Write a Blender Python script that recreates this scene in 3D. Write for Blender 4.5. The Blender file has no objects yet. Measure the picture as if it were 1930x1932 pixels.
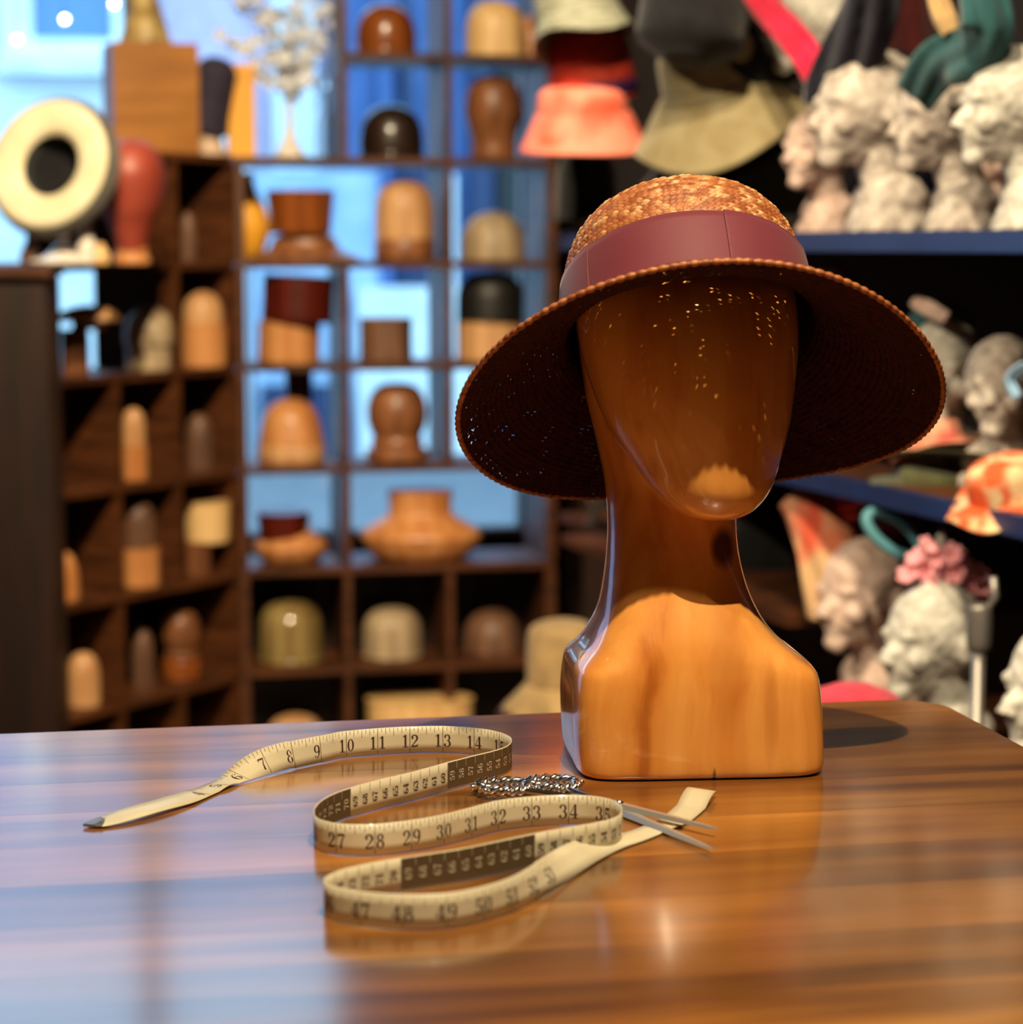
import bpy, bmesh, math, random
import numpy as np
from mathutils import Vector, Matrix, noise
random.seed(7)
R = math.radians
C = bpy.context.scene.collection
S = bpy.context.scene
# ---------------------------------------------------------------- camera, world, lights, exposure
F = 4300.0; CAMZ = 1.29; PITCH = math.atan(506/F)
cam = bpy.data.cameras.new('camera'); camo = bpy.data.objects.new('camera', cam); C.objects.link(camo)
camo.location = (0, 0, CAMZ); camo.rotation_euler = (math.pi/2-PITCH, 0, 0)
cam.sensor_width = 36; cam.lens = 36*F/1930; cam.clip_start = .05; cam.clip_end = 200
cam.dof.use_dof = True; cam.dof.focus_distance = 1.70; cam.dof.aperture_fstop = 5.5
S.camera = camo
S.view_settings.view_transform = 'Standard'; S.view_settings.look = 'None'
S.view_settings.gamma = 1; S.view_settings.use_curve_mapping = False
S.view_settings.exposure = 0.0
w = bpy.data.worlds.new('overcast_sky'); S.world = w; w.use_nodes = True
w.node_tree.nodes['Background'].inputs[0].default_value = (.38, .72, 1, 1)
w.node_tree.nodes['Background'].inputs[1].default_value = 3.8

def lamp(name, loc, target, power, col=(1, .72, .42), size=.03, ang=80, blend=.6):
    l = bpy.data.lights.new(name, 'SPOT'); l.energy = power; l.color = col; l.shadow_soft_size = size
    l.spot_size = R(ang); l.spot_blend = blend
    o = bpy.data.objects.new(name, l); C.objects.link(o); o.location = loc
    o.rotation_euler = (Vector(target)-Vector(loc)).to_track_quat('-Z', 'Y').to_euler()
    return o
LAMPS = [((.30, .76, 2.98), (.13, 1.65, 1.0), 265, .012, 80), ((-.30, .75, 2.98), (.15, 1.65, .95), 40, .02, 80),
         ((-.30, 2.7, 2.98), (-.32, 5.5, .9), 420, .03, 50), ((-.45, 2.2, 2.98), (-.88, 5.1, .9), 240, .03, 36),
         ((.05, 2.1, 2.98), (.62, 3.2, 1.1), 150, .03, 80), ((-.2, 1.7, 2.98), (.25, 4.1, 1.5), 120, .03, 34),
         ((-1.3, 1.9, 2.6), (.62, 3.0, .75), 190, .03, 60)]  # last beam added, source unseen, to brighten busts on the right middle shelf
for i, (p, t, e, s, an) in enumerate(LAMPS):
    lamp('spot_beam', p, t, e, (1, .79, .50), s, an)

# ---------------------------------------------------------------- pixel helpers (photo px -> world)
def ray(px, py):
    a = (px-965)/F; b = -(py-966)/F
    return Vector((a, math.cos(PITCH)+b*math.sin(PITCH), -math.sin(PITCH)+b*math.cos(PITCH)))
def P(px, py, Y):
    d = ray(px, py); return Vector((0, 0, CAMZ))+d*(Y/d.y)
def T(px, py, z=.9):
    d = ray(px, py); return Vector((0, 0, CAMZ))+d*((z-CAMZ)/d.z)
class Line:                       # a vertical plane on the plan: where does the ray of column px meet it
    def __init__(s, p, d, off=0):
        s.d = Vector(d).normalized(); n = Vector((-s.d.y, s.d.x)); s.n = n if n.y > 0 else -n
        s.p = Vector(p)+s.n*off; s.base = Vector(p)
    def off(s, o): return Line(s.base, s.d, o)
    def at(s, px):
        a = (px-965)/F           # x = a*y (close enough: y row effect is tiny)
        # p.x + t d.x = a (p.y + t d.y)
        t = (a*s.p.y-s.p.x)/(s.d.x-a*s.d.y)
        q = s.p+s.d*t; return q.x, q.y
def lin(c):
    return tuple(((v/255)/12.92 if v/255 <= .04045 else ((v/255+.055)/1.055)**2.4) for v in c)

# ---------------------------------------------------------------- materials
def newmat(name):
    m = bpy.data.materials.new(name); m.use_nodes = True
    return m, m.node_tree.nodes, m.node_tree.links, m.node_tree.nodes['Principled BSDF']
def plain(name, col, rough=.6, metal=0, col2=None, scale=8, stretch=(1, 1, 1), bump=0, bscale=60, coat=0, sheen=0, detail=4, lo=.35, hi=.65, emit=0, spec=.5, rand=0):
    m, N, L, b = newmat(name)
    c = lin(col); b.inputs['Base Color'].default_value = (*c, 1)
    b.inputs['Roughness'].default_value = rough; b.inputs['Metallic'].default_value = metal
    b.inputs['Coat Weight'].default_value = coat; b.inputs['Coat Roughness'].default_value = .08
    b.inputs['Specular IOR Level'].default_value = spec
    if sheen: b.inputs['Sheen Weight'].default_value = sheen
    if emit:
        b.inputs['Emission Color'].default_value = (*c, 1); b.inputs['Emission Strength'].default_value = emit
    if col2 or bump:
        tc = N.new('ShaderNodeTexCoord'); mp = N.new('ShaderNodeMapping'); mp.inputs['Scale'].default_value = stretch
        L.new(tc.outputs['Object'], mp.inputs['Vector'])
        if rand:
            oi = N.new('ShaderNodeObjectInfo'); vm = N.new('ShaderNodeVectorMath'); vm.operation = 'SCALE'
            vm.inputs[0].default_value = (7.3, 13.1, 5.7); L.new(oi.outputs['Random'], vm.inputs['Scale'])
            L.new(vm.outputs[0], mp.inputs['Location'])
    if col2:
        n = N.new('ShaderNodeTexNoise'); n.inputs['Scale'].default_value = scale; n.inputs['Detail'].default_value = detail
        n.inputs['Distortion'].default_value = .6
        L.new(mp.outputs[0], n.inputs['Vector'])
        r = N.new('ShaderNodeValToRGB'); r.color_ramp.elements[0].position = lo; r.color_ramp.elements[1].position = hi
        r.color_ramp.elements[0].color = (*c, 1); r.color_ramp.elements[1].color = (*lin(col2), 1)
        L.new(n.outputs['Fac'], r.inputs[0])
        if rand:
            hs = N.new('ShaderNodeHueSaturation'); ma = N.new('ShaderNodeMapRange')
            ma.inputs['To Min'].default_value = 1-rand; ma.inputs['To Max'].default_value = 1+rand
            L.new(oi.outputs['Random'], ma.inputs['Value']); L.new(ma.outputs[0], hs.inputs['Value'])
            L.new(r.outputs[0], hs.inputs['Color']); L.new(hs.outputs[0], b.inputs['Base Color'])
        else: L.new(r.outputs[0], b.inputs['Base Color'])
    if bump:
        n2 = N.new('ShaderNodeTexNoise'); n2.inputs['Scale'].default_value = bscale; n2.inputs['Detail'].default_value = 3
        L.new(mp.outputs[0], n2.inputs['Vector']); bp = N.new('ShaderNodeBump'); bp.inputs['Strength'].default_value = bump
        bp.inputs['Distance'].default_value = .004
        L.new(n2.outputs['Fac'], bp.inputs['Height']); L.new(bp.outputs[0], b.inputs['Normal'])
    return m
def wood(name, c1, c2, rough=.4, coat=0, st=(14, 14, 1.2), scale=2.0, **k):
    return plain(name, c1, rough, col2=c2, scale=scale, stretch=st, coat=coat, bump=.08, bscale=6, **k)
M = {}
M['shelf'] = wood('dark_stained_shelf_wood', (94, 52, 25), (58, 30, 14), .45, st=(3, 3, 30))
M['panel'] = wood('very_dark_panel_wood', (44, 20, 12), (24, 11, 7), .5)
M['tan'] = wood('tan_block_wood', (216, 168, 118), (182, 130, 84), .45)
M['light'] = wood('pale_block_wood', (244, 206, 146), (222, 174, 112), .4)
M['orange'] = wood('orange_block_wood', (212, 150, 94), (180, 112, 60), .38)
M['brown'] = wood('brown_block_wood', (150, 96, 60), (104, 62, 38), .4)
M['redbrown'] = wood('red_brown_block_wood', (150, 82, 34), (112, 54, 20), .28, coat=.5)
M['oxblood'] = wood('oxblood_block_wood', (96, 28, 16), (60, 16, 10), .35, coat=.3)
M['ebony'] = wood('near_black_block_wood', (52, 34, 26), (26, 17, 13), .35, coat=.5)
M['blackwood'] = wood('black_block', (26, 24, 24), (14, 13, 13), .5)
M['grey'] = wood('greyed_block_wood', (186, 164, 132), (140, 118, 92), .5)
M['olive_shine'] = wood('varnished_olive_block', (160, 138, 88), (108, 86, 48), .22, coat=.8)
M['dusk'] = wood('dusky_block_wood', (122, 86, 64), (84, 56, 42), .5)
M['amber'] = wood('amber_plywood', (164, 106, 36), (138, 86, 24), .4, st=(3, 3, 14))
M['gold'] = plain('golden_yellow_card', (240, 170, 50), .5)
M['terracotta'] = plain('terracotta_paint', (160, 70, 52), .45, col2=(136, 54, 42), scale=6)
M['paper'] = plain('papier_mache_newsprint', (224, 216, 208), .75, col2=(168, 156, 150), scale=40, bump=.9, bscale=34, detail=6)
M['paperpink'] = plain('pinkish_papier_mache', (232, 206, 196), .75, col2=(200, 172, 160), scale=24, bump=.9, bscale=30, detail=6)
M['paperwhite'] = plain('whitish_papier_mache', (222, 222, 216), .7, col2=(176, 172, 164), scale=36, bump=.9, bscale=30, detail=6)
M['navyedge'] = plain('navy_painted_shelf', (38, 58, 110), .35, col2=(30, 46, 92), scale=3)
M['blackmetal'] = plain('black_painted_metal', (16, 15, 16), .4, metal=.3)
M['chrome'] = plain('polished_chrome', (240, 238, 236), .2, metal=1)
M['steel'] = plain('brushed_blade_steel', (214, 210, 206), .38, metal=.75)
M['greymetal'] = plain('dull_grey_metal', (150, 146, 142), .4, metal=.7)
def felt(n, c, c2=None): 
    return plain(n, c, .9, col2=c2 or tuple(int(v*.8) for v in c), scale=18, bump=.25, bscale=180, sheen=.25, spec=.2)
M['f_beige'] = felt('beige_felt', (214, 180, 128)); M['f_olive'] = felt('khaki_olive_felt', (176, 164, 128), (154, 138, 100))
M['f_black'] = felt('black_felt', (22, 21, 24)); M['f_charcoal'] = felt('charcoal_felt', (44, 44, 50), (34, 34, 40))
M['f_green'] = felt('dark_green_felt', (86, 88, 58)); M['f_navy'] = felt('navy_fabric', (40, 42, 68), (22, 22, 38))
M['f_teal'] = felt('teal_felt', (48, 96, 104), (30, 74, 80)); M['f_magenta'] = felt('magenta_felt', (226, 34, 84), (190, 22, 60))
M['f_pink'] = felt('rose_pink_felt', (210, 60, 84)); M['f_maroon'] = felt('dark_maroon_cloth', (66, 8, 10))
M['f_grey'] = felt('brown_grey_felt', (104, 98, 90)); M['f_moss'] = felt('moss_green_felt', (64, 62, 34))
M['f_cream'] = plain('cream_straw_underside', (240, 232, 200), .6, col2=(226, 214, 176), scale=12, bump=.2, bscale=90)
M['f_coral'] = plain('coral_and_buff_fabric', (208, 84, 58), .85, col2=(214, 176, 134), scale=7, lo=.42, hi=.58)
M['f_floral'] = plain('peach_floral_fabric', (230, 168, 140), .85, col2=(206, 96, 84), scale=16, lo=.45, hi=.62)
M['f_floralo'] = plain('orange_and_cream_floral_fabric', (222, 92, 46), .85, col2=(234, 206, 160), scale=26, lo=.42, hi=.56)
M['f_purple'] = plain('deep_purple_ribbon', (58, 22, 76), .6)
M['f_redstuff'] = plain('red_fabric', (190, 34, 18), .8, col2=(60, 8, 6), scale=10)
M['f_lilac'] = plain('dark_violet_felt', (46, 38, 60), .8)
M['straw_red'] = plain('woven_red_straw', (206, 62, 38), .7, col2=(160, 40, 26), scale=70, bump=.5, bscale=120)
M['straw_pink'] = plain('coral_pink_straw', (240, 134, 112), .7, col2=(222, 88, 62), scale=9, bump=.4, bscale=110, lo=.45, hi=.6)
M['straw_cream'] = plain('cream_green_straw', (160, 162, 146), .7, col2=(112, 114, 94), scale=30, stretch=(1, 1, 7), bump=.5, bscale=80)
M['petal'] = plain('white_blossom', (236, 240, 250), .6); M['petalpink'] = plain('pink_cloth_flower', (248, 178, 190), .8, col2=(238, 150, 166), scale=20)
M['twig'] = plain('pale_twig', (150, 140, 120), .7); M['porcelain'] = plain('white_porcelain', (236, 226, 214), .25)
M['teal_ribbon'] = plain('teal_blue_ribbon', (92, 158, 176), .55); M['bluecloth'] = plain('pale_blue_ribbon', (150, 190, 226), .6)
M['gold_head'] = plain('gilded_plaster', (196, 168, 104), .45, col2=(120, 100, 66), scale=7, bump=.5, bscale=18)
M['skin'] = plain('beige_plaster', (206, 176, 150), .6)

# ---------------------------------------------------------------- mesh helpers
def link(name, me, mat, parent=None, smooth=True):
    o = bpy.data.objects.new(name, me); C.objects.link(o)
    if mat is not None and not me.materials: me.materials.append(mat)
    if smooth: me.polygons.foreach_set('use_smooth', [True]*len(me.polygons))
    if parent: o.parent = parent
    return o
def mesh(name, vs, fs):
    me = bpy.data.meshes.new(name); me.from_pydata([tuple(v) for v in vs], [], fs); me.update(); return me
def tag(o, label, cat, group=None, kind=None):
    if label: o['label'] = label
    if cat: o['category'] = cat
    if group: o['group'] = group
    if kind: o['kind'] = kind
    return o
def thing(name, label, cat, loc=(0, 0, 0), rz=0, group=None, rot=None):
    o = bpy.data.objects.new(name, None); C.objects.link(o); o.location = loc
    o.rotation_euler = rot or (0, 0, rz); o.empty_display_size = .05
    return tag(o, label, cat, group)
def box(name, lo, hi, mat, parent=None, bev=0, kind=None):
    bm = bmesh.new(); bmesh.ops.create_cube(bm, size=1)
    lo = Vector(lo); hi = Vector(hi); c = (lo+hi)/2; d = hi-lo
    for v in bm.verts: v.co = Vector((v.co.x*d.x, v.co.y*d.y, v.co.z*d.z))+c
    if bev: bmesh.ops.bevel(bm, geom=bm.edges[:], offset=bev, segments=2, affect='EDGES')
    me = bpy.data.meshes.new(name); bm.to_mesh(me); bm.free()
    o = link(name, me, mat, parent, False)
    if kind: o['kind'] = kind
    return o
def grid_faces(nu, nv, wrap=True):
    fs = []
    for i in range(nv-1):
        for j in range(nu if wrap else nu-1):
            k = (j+1) % nu
            fs.append((i*nu+j, i*nu+k, (i+1)*nu+k, (i+1)*nu+j))
    return fs
def smoothprof(pr, n=6):
    out = []
    for i in range(len(pr)-1):
        p0 = pr[max(i-1, 0)]; p1 = pr[i]; p2 = pr[i+1]; p3 = pr[min(i+2, len(pr)-1)]
        for k in range(n):
            t = k/n
            out.append(tuple(.5*((2*p1[a])+(-p0[a]+p2[a])*t+(2*p0[a]-5*p1[a]+4*p2[a]-p3[a])*t*t+(-p0[a]+3*p1[a]-3*p2[a]+p3[a])*t**3) for a in range(len(p1))))
    out.append(tuple(pr[-1])); return out
def lathe(name, prof, mat, parent=None, segs=40, sx=1, sy=1, wav=None, sm=5, thick=0, loc=None, rot=None, f=None):
    pr = smoothprof(prof, sm) if sm else prof
    vs = []
    for r, z in pr:
        r = max(r, 0)
        for j in range(segs):
            a = 2*math.pi*j/segs
            x, y, zz = r*math.cos(a)*sx, r*math.sin(a)*sy, z
            if wav: zz += wav(a, r)
            if f: x, y, zz = f(x, y, zz)
            vs.append((x, y, zz))
    fs = grid_faces(segs, len(pr))
    if not thick:
        if pr[0][0] > 1e-6: fs.append(tuple(range(segs-1, -1, -1)))
        if pr[-1][0] > 1e-6: n = (len(pr)-1)*segs; fs.append(tuple(range(n, n+segs)))
    me = mesh(name, vs, fs); o = link(name, me, mat, parent)
    bm = bmesh.new(); bm.from_mesh(me); bmesh.ops.remove_doubles(bm, verts=bm.verts, dist=1e-5)
    bmesh.ops.recalc_face_normals(bm, faces=bm.faces); bm.to_mesh(me); bm.free()
    if thick:
        md = o.modifiers.new('thickness', 'SOLIDIFY'); md.thickness = thick; md.offset = 0
    if loc: o.location = loc
    if rot: o.rotation_euler = rot
    return o
def tube(name, pts, rad, mat, parent=None, segs=10, closed=False):
    pts = [Vector(p) for p in pts]; n = len(pts); vs = []; rr = rad if isinstance(rad, (list, tuple)) else [rad]*n
    up = Vector((0, 0, 1)); prev = None
    for i, p in enumerate(pts):
        if closed: t = (pts[(i+1) % n]-pts[i-1]).normalized()
        else: t = (pts[min(i+1, n-1)]-pts[max(i-1, 0)]).normalized()
        if prev is None:
            a = t.cross(up); a = a if a.length > .01 else t.cross(Vector((1, 0, 0)))
        else: a = prev-t*prev.dot(t)
        a.normalize(); prev = a; b = t.cross(a)
        for j in range(segs):
            q = 2*math.pi*j/segs; vs.append(p+(a*math.cos(q)+b*math.sin(q))*rr[i])
    fs = grid_faces(segs, n)
    if closed: fs += [((n-1)*segs+j, (n-1)*segs+(j+1) % segs, (j+1) % segs, j) for j in range(segs)]
    else: fs += [tuple(range(segs-1, -1, -1)), tuple(range((n-1)*segs, n*segs))]
    return link(name, mesh(name, vs, fs), mat, parent)
def ell(bm, c, r, rot=None, seg=24):
    mt = Matrix.Translation(c) @ (rot.to_matrix().to_4x4() if rot else Matrix()) @ Matrix.Diagonal((*r, 1))
    bmesh.ops.create_uvsphere(bm, u_segments=seg, v_segments=seg//2, radius=1, matrix=mt)
def remeshed(name, bm, mat, parent=None, vox=.006, it=6, fac=.5):
    me = bpy.data.meshes.new(name); bm.to_mesh(me); bm.free(); o = link(name, me, mat, parent)
    r = o.modifiers.new('fuse', 'REMESH'); r.mode = 'VOXEL'; r.voxel_size = vox; r.use_smooth_shade = True
    s = o.modifiers.new('smooth', 'SMOOTH'); s.factor = fac; s.iterations = it
    return o
def dup(o, name=None, label=None):
    c = o.copy(); C.objects.link(c)
    if label: c['label'] = label
    for ch in o.children:
        d = ch.copy(); C.objects.link(d); d.parent = c
    return c

# ================================================================ THE SETTING
PH = R(12); ex = Vector((math.cos(PH), math.sin(PH))); ey = Vector((-math.sin(PH), math.cos(PH)))
M['wallp'] = plain('dark_shop_wall', (58, 34, 24), .8, col2=(46, 26, 18), scale=5)
M['ceil'] = plain('ceiling_paint', (150, 130, 108), .9, col2=(140, 120, 98), scale=3)
M['floor'] = wood('floor_wood', (96, 60, 36), (66, 38, 22), .4, st=(1, 12, 1))
M['pink'] = plain('lavender_rendered_wall', (204, 184, 206), .9, col2=(190, 168, 192), scale=9)
M['whitewall'] = plain('white_painted_masonry', (236, 238, 240), .8, col2=(220, 224, 230), scale=4)
M['bluewall'] = plain('blue_painted_shopfront', (70, 104, 160), .6, col2=(50, 80, 136), scale=5, stretch=(4, 4, .5))
M['palepier'] = plain('pale_blue_grey_masonry', (176, 196, 222), .8, col2=(150, 174, 206), scale=4)
M['darkblue'] = plain('dark_blue_shopfront', (30, 48, 88), .5)
M['asphalt'] = plain('street_asphalt', (120, 122, 128), .9, col2=(96, 98, 104), scale=20)
M['winglass'] = plain('dark_window_glass', (96, 132, 176), .1)
def room_obj(o): o.rotation_euler = (0, 0, PH); return o
W0, WD = 6.1, 6.25      # back wall, room frame: local y of the inside face
box('floor', (-3.2, -2.0, -.12), (3.0, WD, 0), M['floor'], kind='structure').rotation_euler = (0, 0, PH)
box('ceiling', (-3.2, -2.0, 3.1), (3.0, WD, 3.2), M['ceil'], kind='structure').rotation_euler = (0, 0, PH)
box('wall_left', (-3.2, -2.0, 0), (-3.05, WD, 3.1), M['wallp'], kind='structure').rotation_euler = (0, 0, PH)
box('wall_front', (-3.05, -2.0, 0), (3.0, -1.88, 3.1), M['wallp'], kind='structure').rotation_euler = (0, 0, PH)
# back wall below the sill, above the head, and the solid part to the right
wb = box('wall_back', (-3.05, W0, 0), (1.36, WD, .46), M['wallp'], kind='structure'); room_obj(wb)
room_obj(box('wall_back', (-3.05, W0, 2.95), (1.36, WD, 3.1), M['wallp'], kind='structure'))
room_obj(box('wall_back', (1.36, W0, 0), (3.0, WD, 3.1), M['wallp'], kind='structure'))
room_obj(box('wall_right', (3.0, -2.0, 0), (3.15, WD, 3.1), M['wallp'], kind='structure'))
# windows: frames, mullions and panes
wx = [-3.05, -1.9, -.78, .30, 1.36]
gm, N, L, b = newmat('clear_window_glass')
tr = N.new('ShaderNodeBsdfTransparent'); gl = N.new('ShaderNodeBsdfGlossy'); gl.inputs['Roughness'].default_value = .02
mx = N.new('ShaderNodeMixShader'); fr = N.new('ShaderNodeFresnel'); fr.inputs[0].default_value = 1.35
L.new(fr.outputs[0], mx.inputs[0]); L.new(tr.outputs[0], mx.inputs[1]); L.new(gl.outputs[0], mx.inputs[2])
L.new(mx.outputs[0], N['Material Output'].inputs['Surface'])
for i in range(4):
    a, b_ = wx[i], wx[i+1]
    wr = thing('window_%d' % (i+1), None, None, (0, 0, 0), PH); wr['kind'] = 'structure'
    for lo, hi in (((a, W0+.02, .46), (b_, W0+.1, .51)), ((a, W0+.02, 2.89), (b_, W0+.1, 2.95)),
                   ((a, W0+.02, .51), (a+.03, W0+.1, 2.89)), ((b_-.03, W0+.02, .51), (b_, W0+.1, 2.89))):
        box('window_frame', lo, hi, M['panel'], wr)
    box('pane', (a+.03, W0+.05, .51), (b_-.03, W0+.056, 2.89), gm, wr)
# street outside
room_obj(box('ground', (-12, WD, -.25), (12, 40, -.13), M['asphalt'], kind='structure'))
fac = thing('facade', 'pale lavender house across the street seen through the shop window', 'building', (0, 0, 0), PH)
FY = 15.0
def fx(px, py=300):            # local x on the facade for a photo column
    q = Line((0, 0), ex, 0); q = Line(ey*FY, ex, 0).at(px); return q[0]*ex.x+q[1]*ex.y
def fz(py, px=400):
    q = Line(ey*FY, ex, 0).at(px); return P(px, py, q[1]).z
box('wall', (-12, FY, -.2), (12, FY+.4, 5.2), M['pink'], fac)
zb = fz(145)
box('masonry_base', (fx(-600), FY-.12, -.2), (fx(470), FY, zb), M['whitewall'], fac)
box('sill', (fx(10), FY-.3, fz(150)), (fx(330), FY, fz(118)), M['whitewall'], fac)
wnd = box('window_frame', (fx(20), FY-.12, fz(120)), (fx(78), FY, fz(-420)), M['whitewall'], fac)
box('pane', (fx(78), FY-.04, fz(82)), (fx(240), FY, fz(-420)), M['winglass'], wnd)
box('window_frame', (fx(78), FY-.12, fz(120)), (fx(300), FY, fz(82)), M['whitewall'], fac)
box('window_frame', (fx(225), FY-.12, fz(82)), (fx(300), FY, fz(-420)), M['whitewall'], fac)
box('window_frame', (fx(520), FY-.12, fz(330)), (fx(600), FY, fz(-420)), M['whitewall'], fac)
sf = thing('shopfront', 'blue painted shopfront with white pier across the street', 'building', (0, 0, 0), PH)
box('fascia', (fx(640), FY-.35, -.2), (12, FY-.02, 5.0), M['bluewall'], sf)
box('pier', (fx(470), FY-.42, -.2), (fx(700), FY-.36, fz(325)), M['palepier'], sf)
for a, b_, t, m in ((700, 722, -200, 'bluewall'), (744, 760, 0, 'darkblue'), (765, 800, 300, 'darkblue'), (866, 905, -300, 'darkblue'), (915, 960, 100, 'blackwood'), (980, 1000, -300, 'darkblue'), (812, 838, 330, 'whitewall')):
    box('panel', (fx(a), FY-.46, .2), (fx(b_), FY-.36, fz(t)), M[m], sf)
box('pier', (fx(655), FY-.6, fz(1040)), (fx(862), FY-.46, fz(540)), M['whitewall'], sf)
box('door', (fx(480), FY-.6, -.1), (fx(600), FY-.46, fz(720)), M['darkblue'], sf)
box('window_frame', (fx(880), FY-.56, fz(1040)), (fx(1020), FY-.46, fz(900)), M['bluewall'], sf)
# right wall behind the display shelving
RD = Vector((.316, -.949)).normalized(); RL = Line((.42, 3.5), RD)           # front edge of the right hand shelves
rn = RL.n if RL.n.x > 0 else -RL.n
ang = math.atan2(RD.y, RD.x)
def rp(t, o, z): q = RL.base+RD*t+rn*o; return (q.x, q.y, z)                 # t along, o inwards
vs = []
for o_ in (.44, .54):
    for t in (-1.9, 5.2):
        for z in (0, 3.1): vs.append(rp(t, o_, z))
box_f = [(0, 1, 3, 2), (4, 6, 7, 5), (0, 4, 5, 1), (2, 3, 7, 6), (0, 2, 6, 4), (1, 5, 7, 3)]
M['rwall'] = plain('near_black_wall', (30, 18, 14), .85, col2=(20, 12, 9), scale=4)
o = link('wall_right', mesh('wall_right', vs, box_f), M['rwall'], None, False); o['kind'] = 'structure'

# ceiling spot fixtures
for i, (p, t, e, s, an) in enumerate(LAMPS):
    th = thing('ceiling_spotlight', 'round black ceiling spotlight over ' + ('the table in front of the straw hat', 'the tape measure end of the table', 'the middle of the back cubby shelf', 'the left cubby shelf', 'the right display shelving, nearest', 'the hats hung by the back corner', 'the left aisle behind the table')[i], 'lamp', (p[0], p[1], 3.1), 0, 'ceiling spotlights')
    lathe('rim', [(.05, -.03), (.06, -.03), (.06, 0), (.05, 0)], M['blackmetal'], th, 24, sm=0, thick=.002)

# ================================================================ TABLE
TA = R(10.6); corner = T(1758, 1317); tdx = Vector((math.cos(TA), math.sin(TA))); tdy = Vector((-math.sin(TA), math.cos(TA)))
tm, N, L, b = newmat('varnished_walnut_tabletop')
tc = N.new('ShaderNodeTexCoord'); oi = N.new('ShaderNodeObjectInfo'); mp = N.new('ShaderNodeMapping')
vm = N.new('ShaderNodeVectorMath'); vm.operation = 'SCALE'; vm.inputs[0].default_value = (9.1, 17.3, 4.4)
L.new(oi.outputs['Random'], vm.inputs['Scale']); L.new(vm.outputs[0], mp.inputs['Location']); L.new(tc.outputs['Object'], mp.inputs['Vector'])
mp.inputs['Scale'].default_value = (1.0, 11, 10)
n1 = N.new('ShaderNodeTexNoise'); n1.inputs['Scale'].default_value = 1.5; n1.inputs['Detail'].default_value = 8; n1.inputs['Distortion'].default_value = .5
L.new(mp.outputs[0], n1.inputs['Vector'])
cr = N.new('ShaderNodeValToRGB'); e = cr.color_ramp.elements; e[0].position = .3; e[1].position = .72
e[0].color = (*lin((100, 58, 24)), 1); e[1].color = (*lin((190, 130, 60)), 1); q = e.new(.5); q.color = (*lin((150, 96, 40)), 1)
L.new(n1.outputs['Fac'], cr.inputs[0])
mp2 = N.new('ShaderNodeMapping'); mp2.inputs['Scale'].default_value = (1.2, 6, 3); L.new(tc.outputs['Object'], mp2.inputs['Vector']); L.new(vm.outputs[0], mp2.inputs['Location'])
n2 = N.new('ShaderNodeTexNoise'); n2.inputs['Scale'].default_value = 2.2; n2.inputs['Detail'].default_value = 3; L.new(mp2.outputs[0], n2.inputs['Vector'])
mr = N.new('ShaderNodeMapRange'); mr.inputs['From Min'].default_value = .3; mr.inputs['From Max'].default_value = .7; mr.inputs['To Min'].default_value = .45; mr.inputs['To Max'].default_value = 1.15
L.new(n2.outputs['Fac'], mr.inputs['Value'])
m3 = N.new('ShaderNodeMapRange'); m3.inputs['To Min'].default_value = .7; m3.inputs['To Max'].default_value = 1.12; L.new(oi.outputs['Random'], m3.inputs['Value'])
mu = N.new('ShaderNodeMath'); mu.operation = 'MULTIPLY'; L.new(mr.outputs[0], mu.inputs[0]); L.new(m3.outputs[0], mu.inputs[1])
hs = N.new('ShaderNodeHueSaturation'); L.new(mu.outputs[0], hs.inputs['Value']); L.new(cr.outputs[0], hs.inputs['Color']); L.new(hs.outputs[0], b.inputs['Base Color'])
b.inputs['Roughness'].default_value = .32; b.inputs['Coat Weight'].default_value = .9; b.inputs['Coat Roughness'].default_value = .13
bp = N.new('ShaderNodeBump'); bp.inputs['Strength'].default_value = .12; bp.inputs['Distance'].default_value = .0012
L.new(n1.outputs['Fac'], bp.inputs['Height']); L.new(bp.outputs[0], b.inputs['Normal']); L.new(bp.outputs[0], b.inputs['Coat Normal'])
M['table'] = tm
LT, DT, NB = 1.75, 1.17, 13
table = thing('work_table', 'glossy dark brown wooden work table with a rounded far corner in the foreground', 'table', (corner.x, corner.y, .9), TA)
bwid = DT/NB
for k in range(NB):
    y1 = -k*bwid; y0 = y1-bwid; g = .00012; c = 0; r = .045
    pts = [(-LT, y0+g), (0, y0+g), (0, y1-g), (-LT, y1-g)]
    if k == 0:
        pts = [(-LT, y0+g), (0, y0+g)]+[(-r+r*math.cos(a), y1-r+r*math.sin(a)) for a in [R(90)*i/8 for i in range(9)]]+[(-LT, y1)]
    if k == NB-1:
        pts = [(-LT, y0)]+[(-r+r*math.cos(a), y0+r+r*math.sin(a)) for a in [R(-90)+R(90)*i/8 for i in range(9)]]+[(0, y1-g), (-LT, y1-g)]
    cx = sum(p[0] for p in pts)/len(pts); cy = (y0+y1)/2
    vs = []
    n = len(pts)
    for z, ins in ((-.032, 0), (-c, 0), (0, c)):
        for x, y in pts:
            vs.append((x-math.copysign(ins, x+LT/2), y-math.copysign(ins, y-cy), z))
    fs = grid_faces(n, 3)+[tuple(range(n-1, -1, -1)), tuple(range(2*n, 3*n))]
    link('board', mesh('board', vs, fs), M['table'], table, False)
for lo, hi in (((-LT+.06, -.09, -.12), (-.06, -.06, -.032)), ((-LT+.06, -DT+.06, -.12), (-.06, -DT+.09, -.032)), ((-.09, -DT+.09, -.12), (-.06, -.09, -.032)), ((-LT+.06, -DT+.09, -.12), (-LT+.09, -.09, -.032))):
    box('apron', lo, hi, M['panel'], table)
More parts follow.
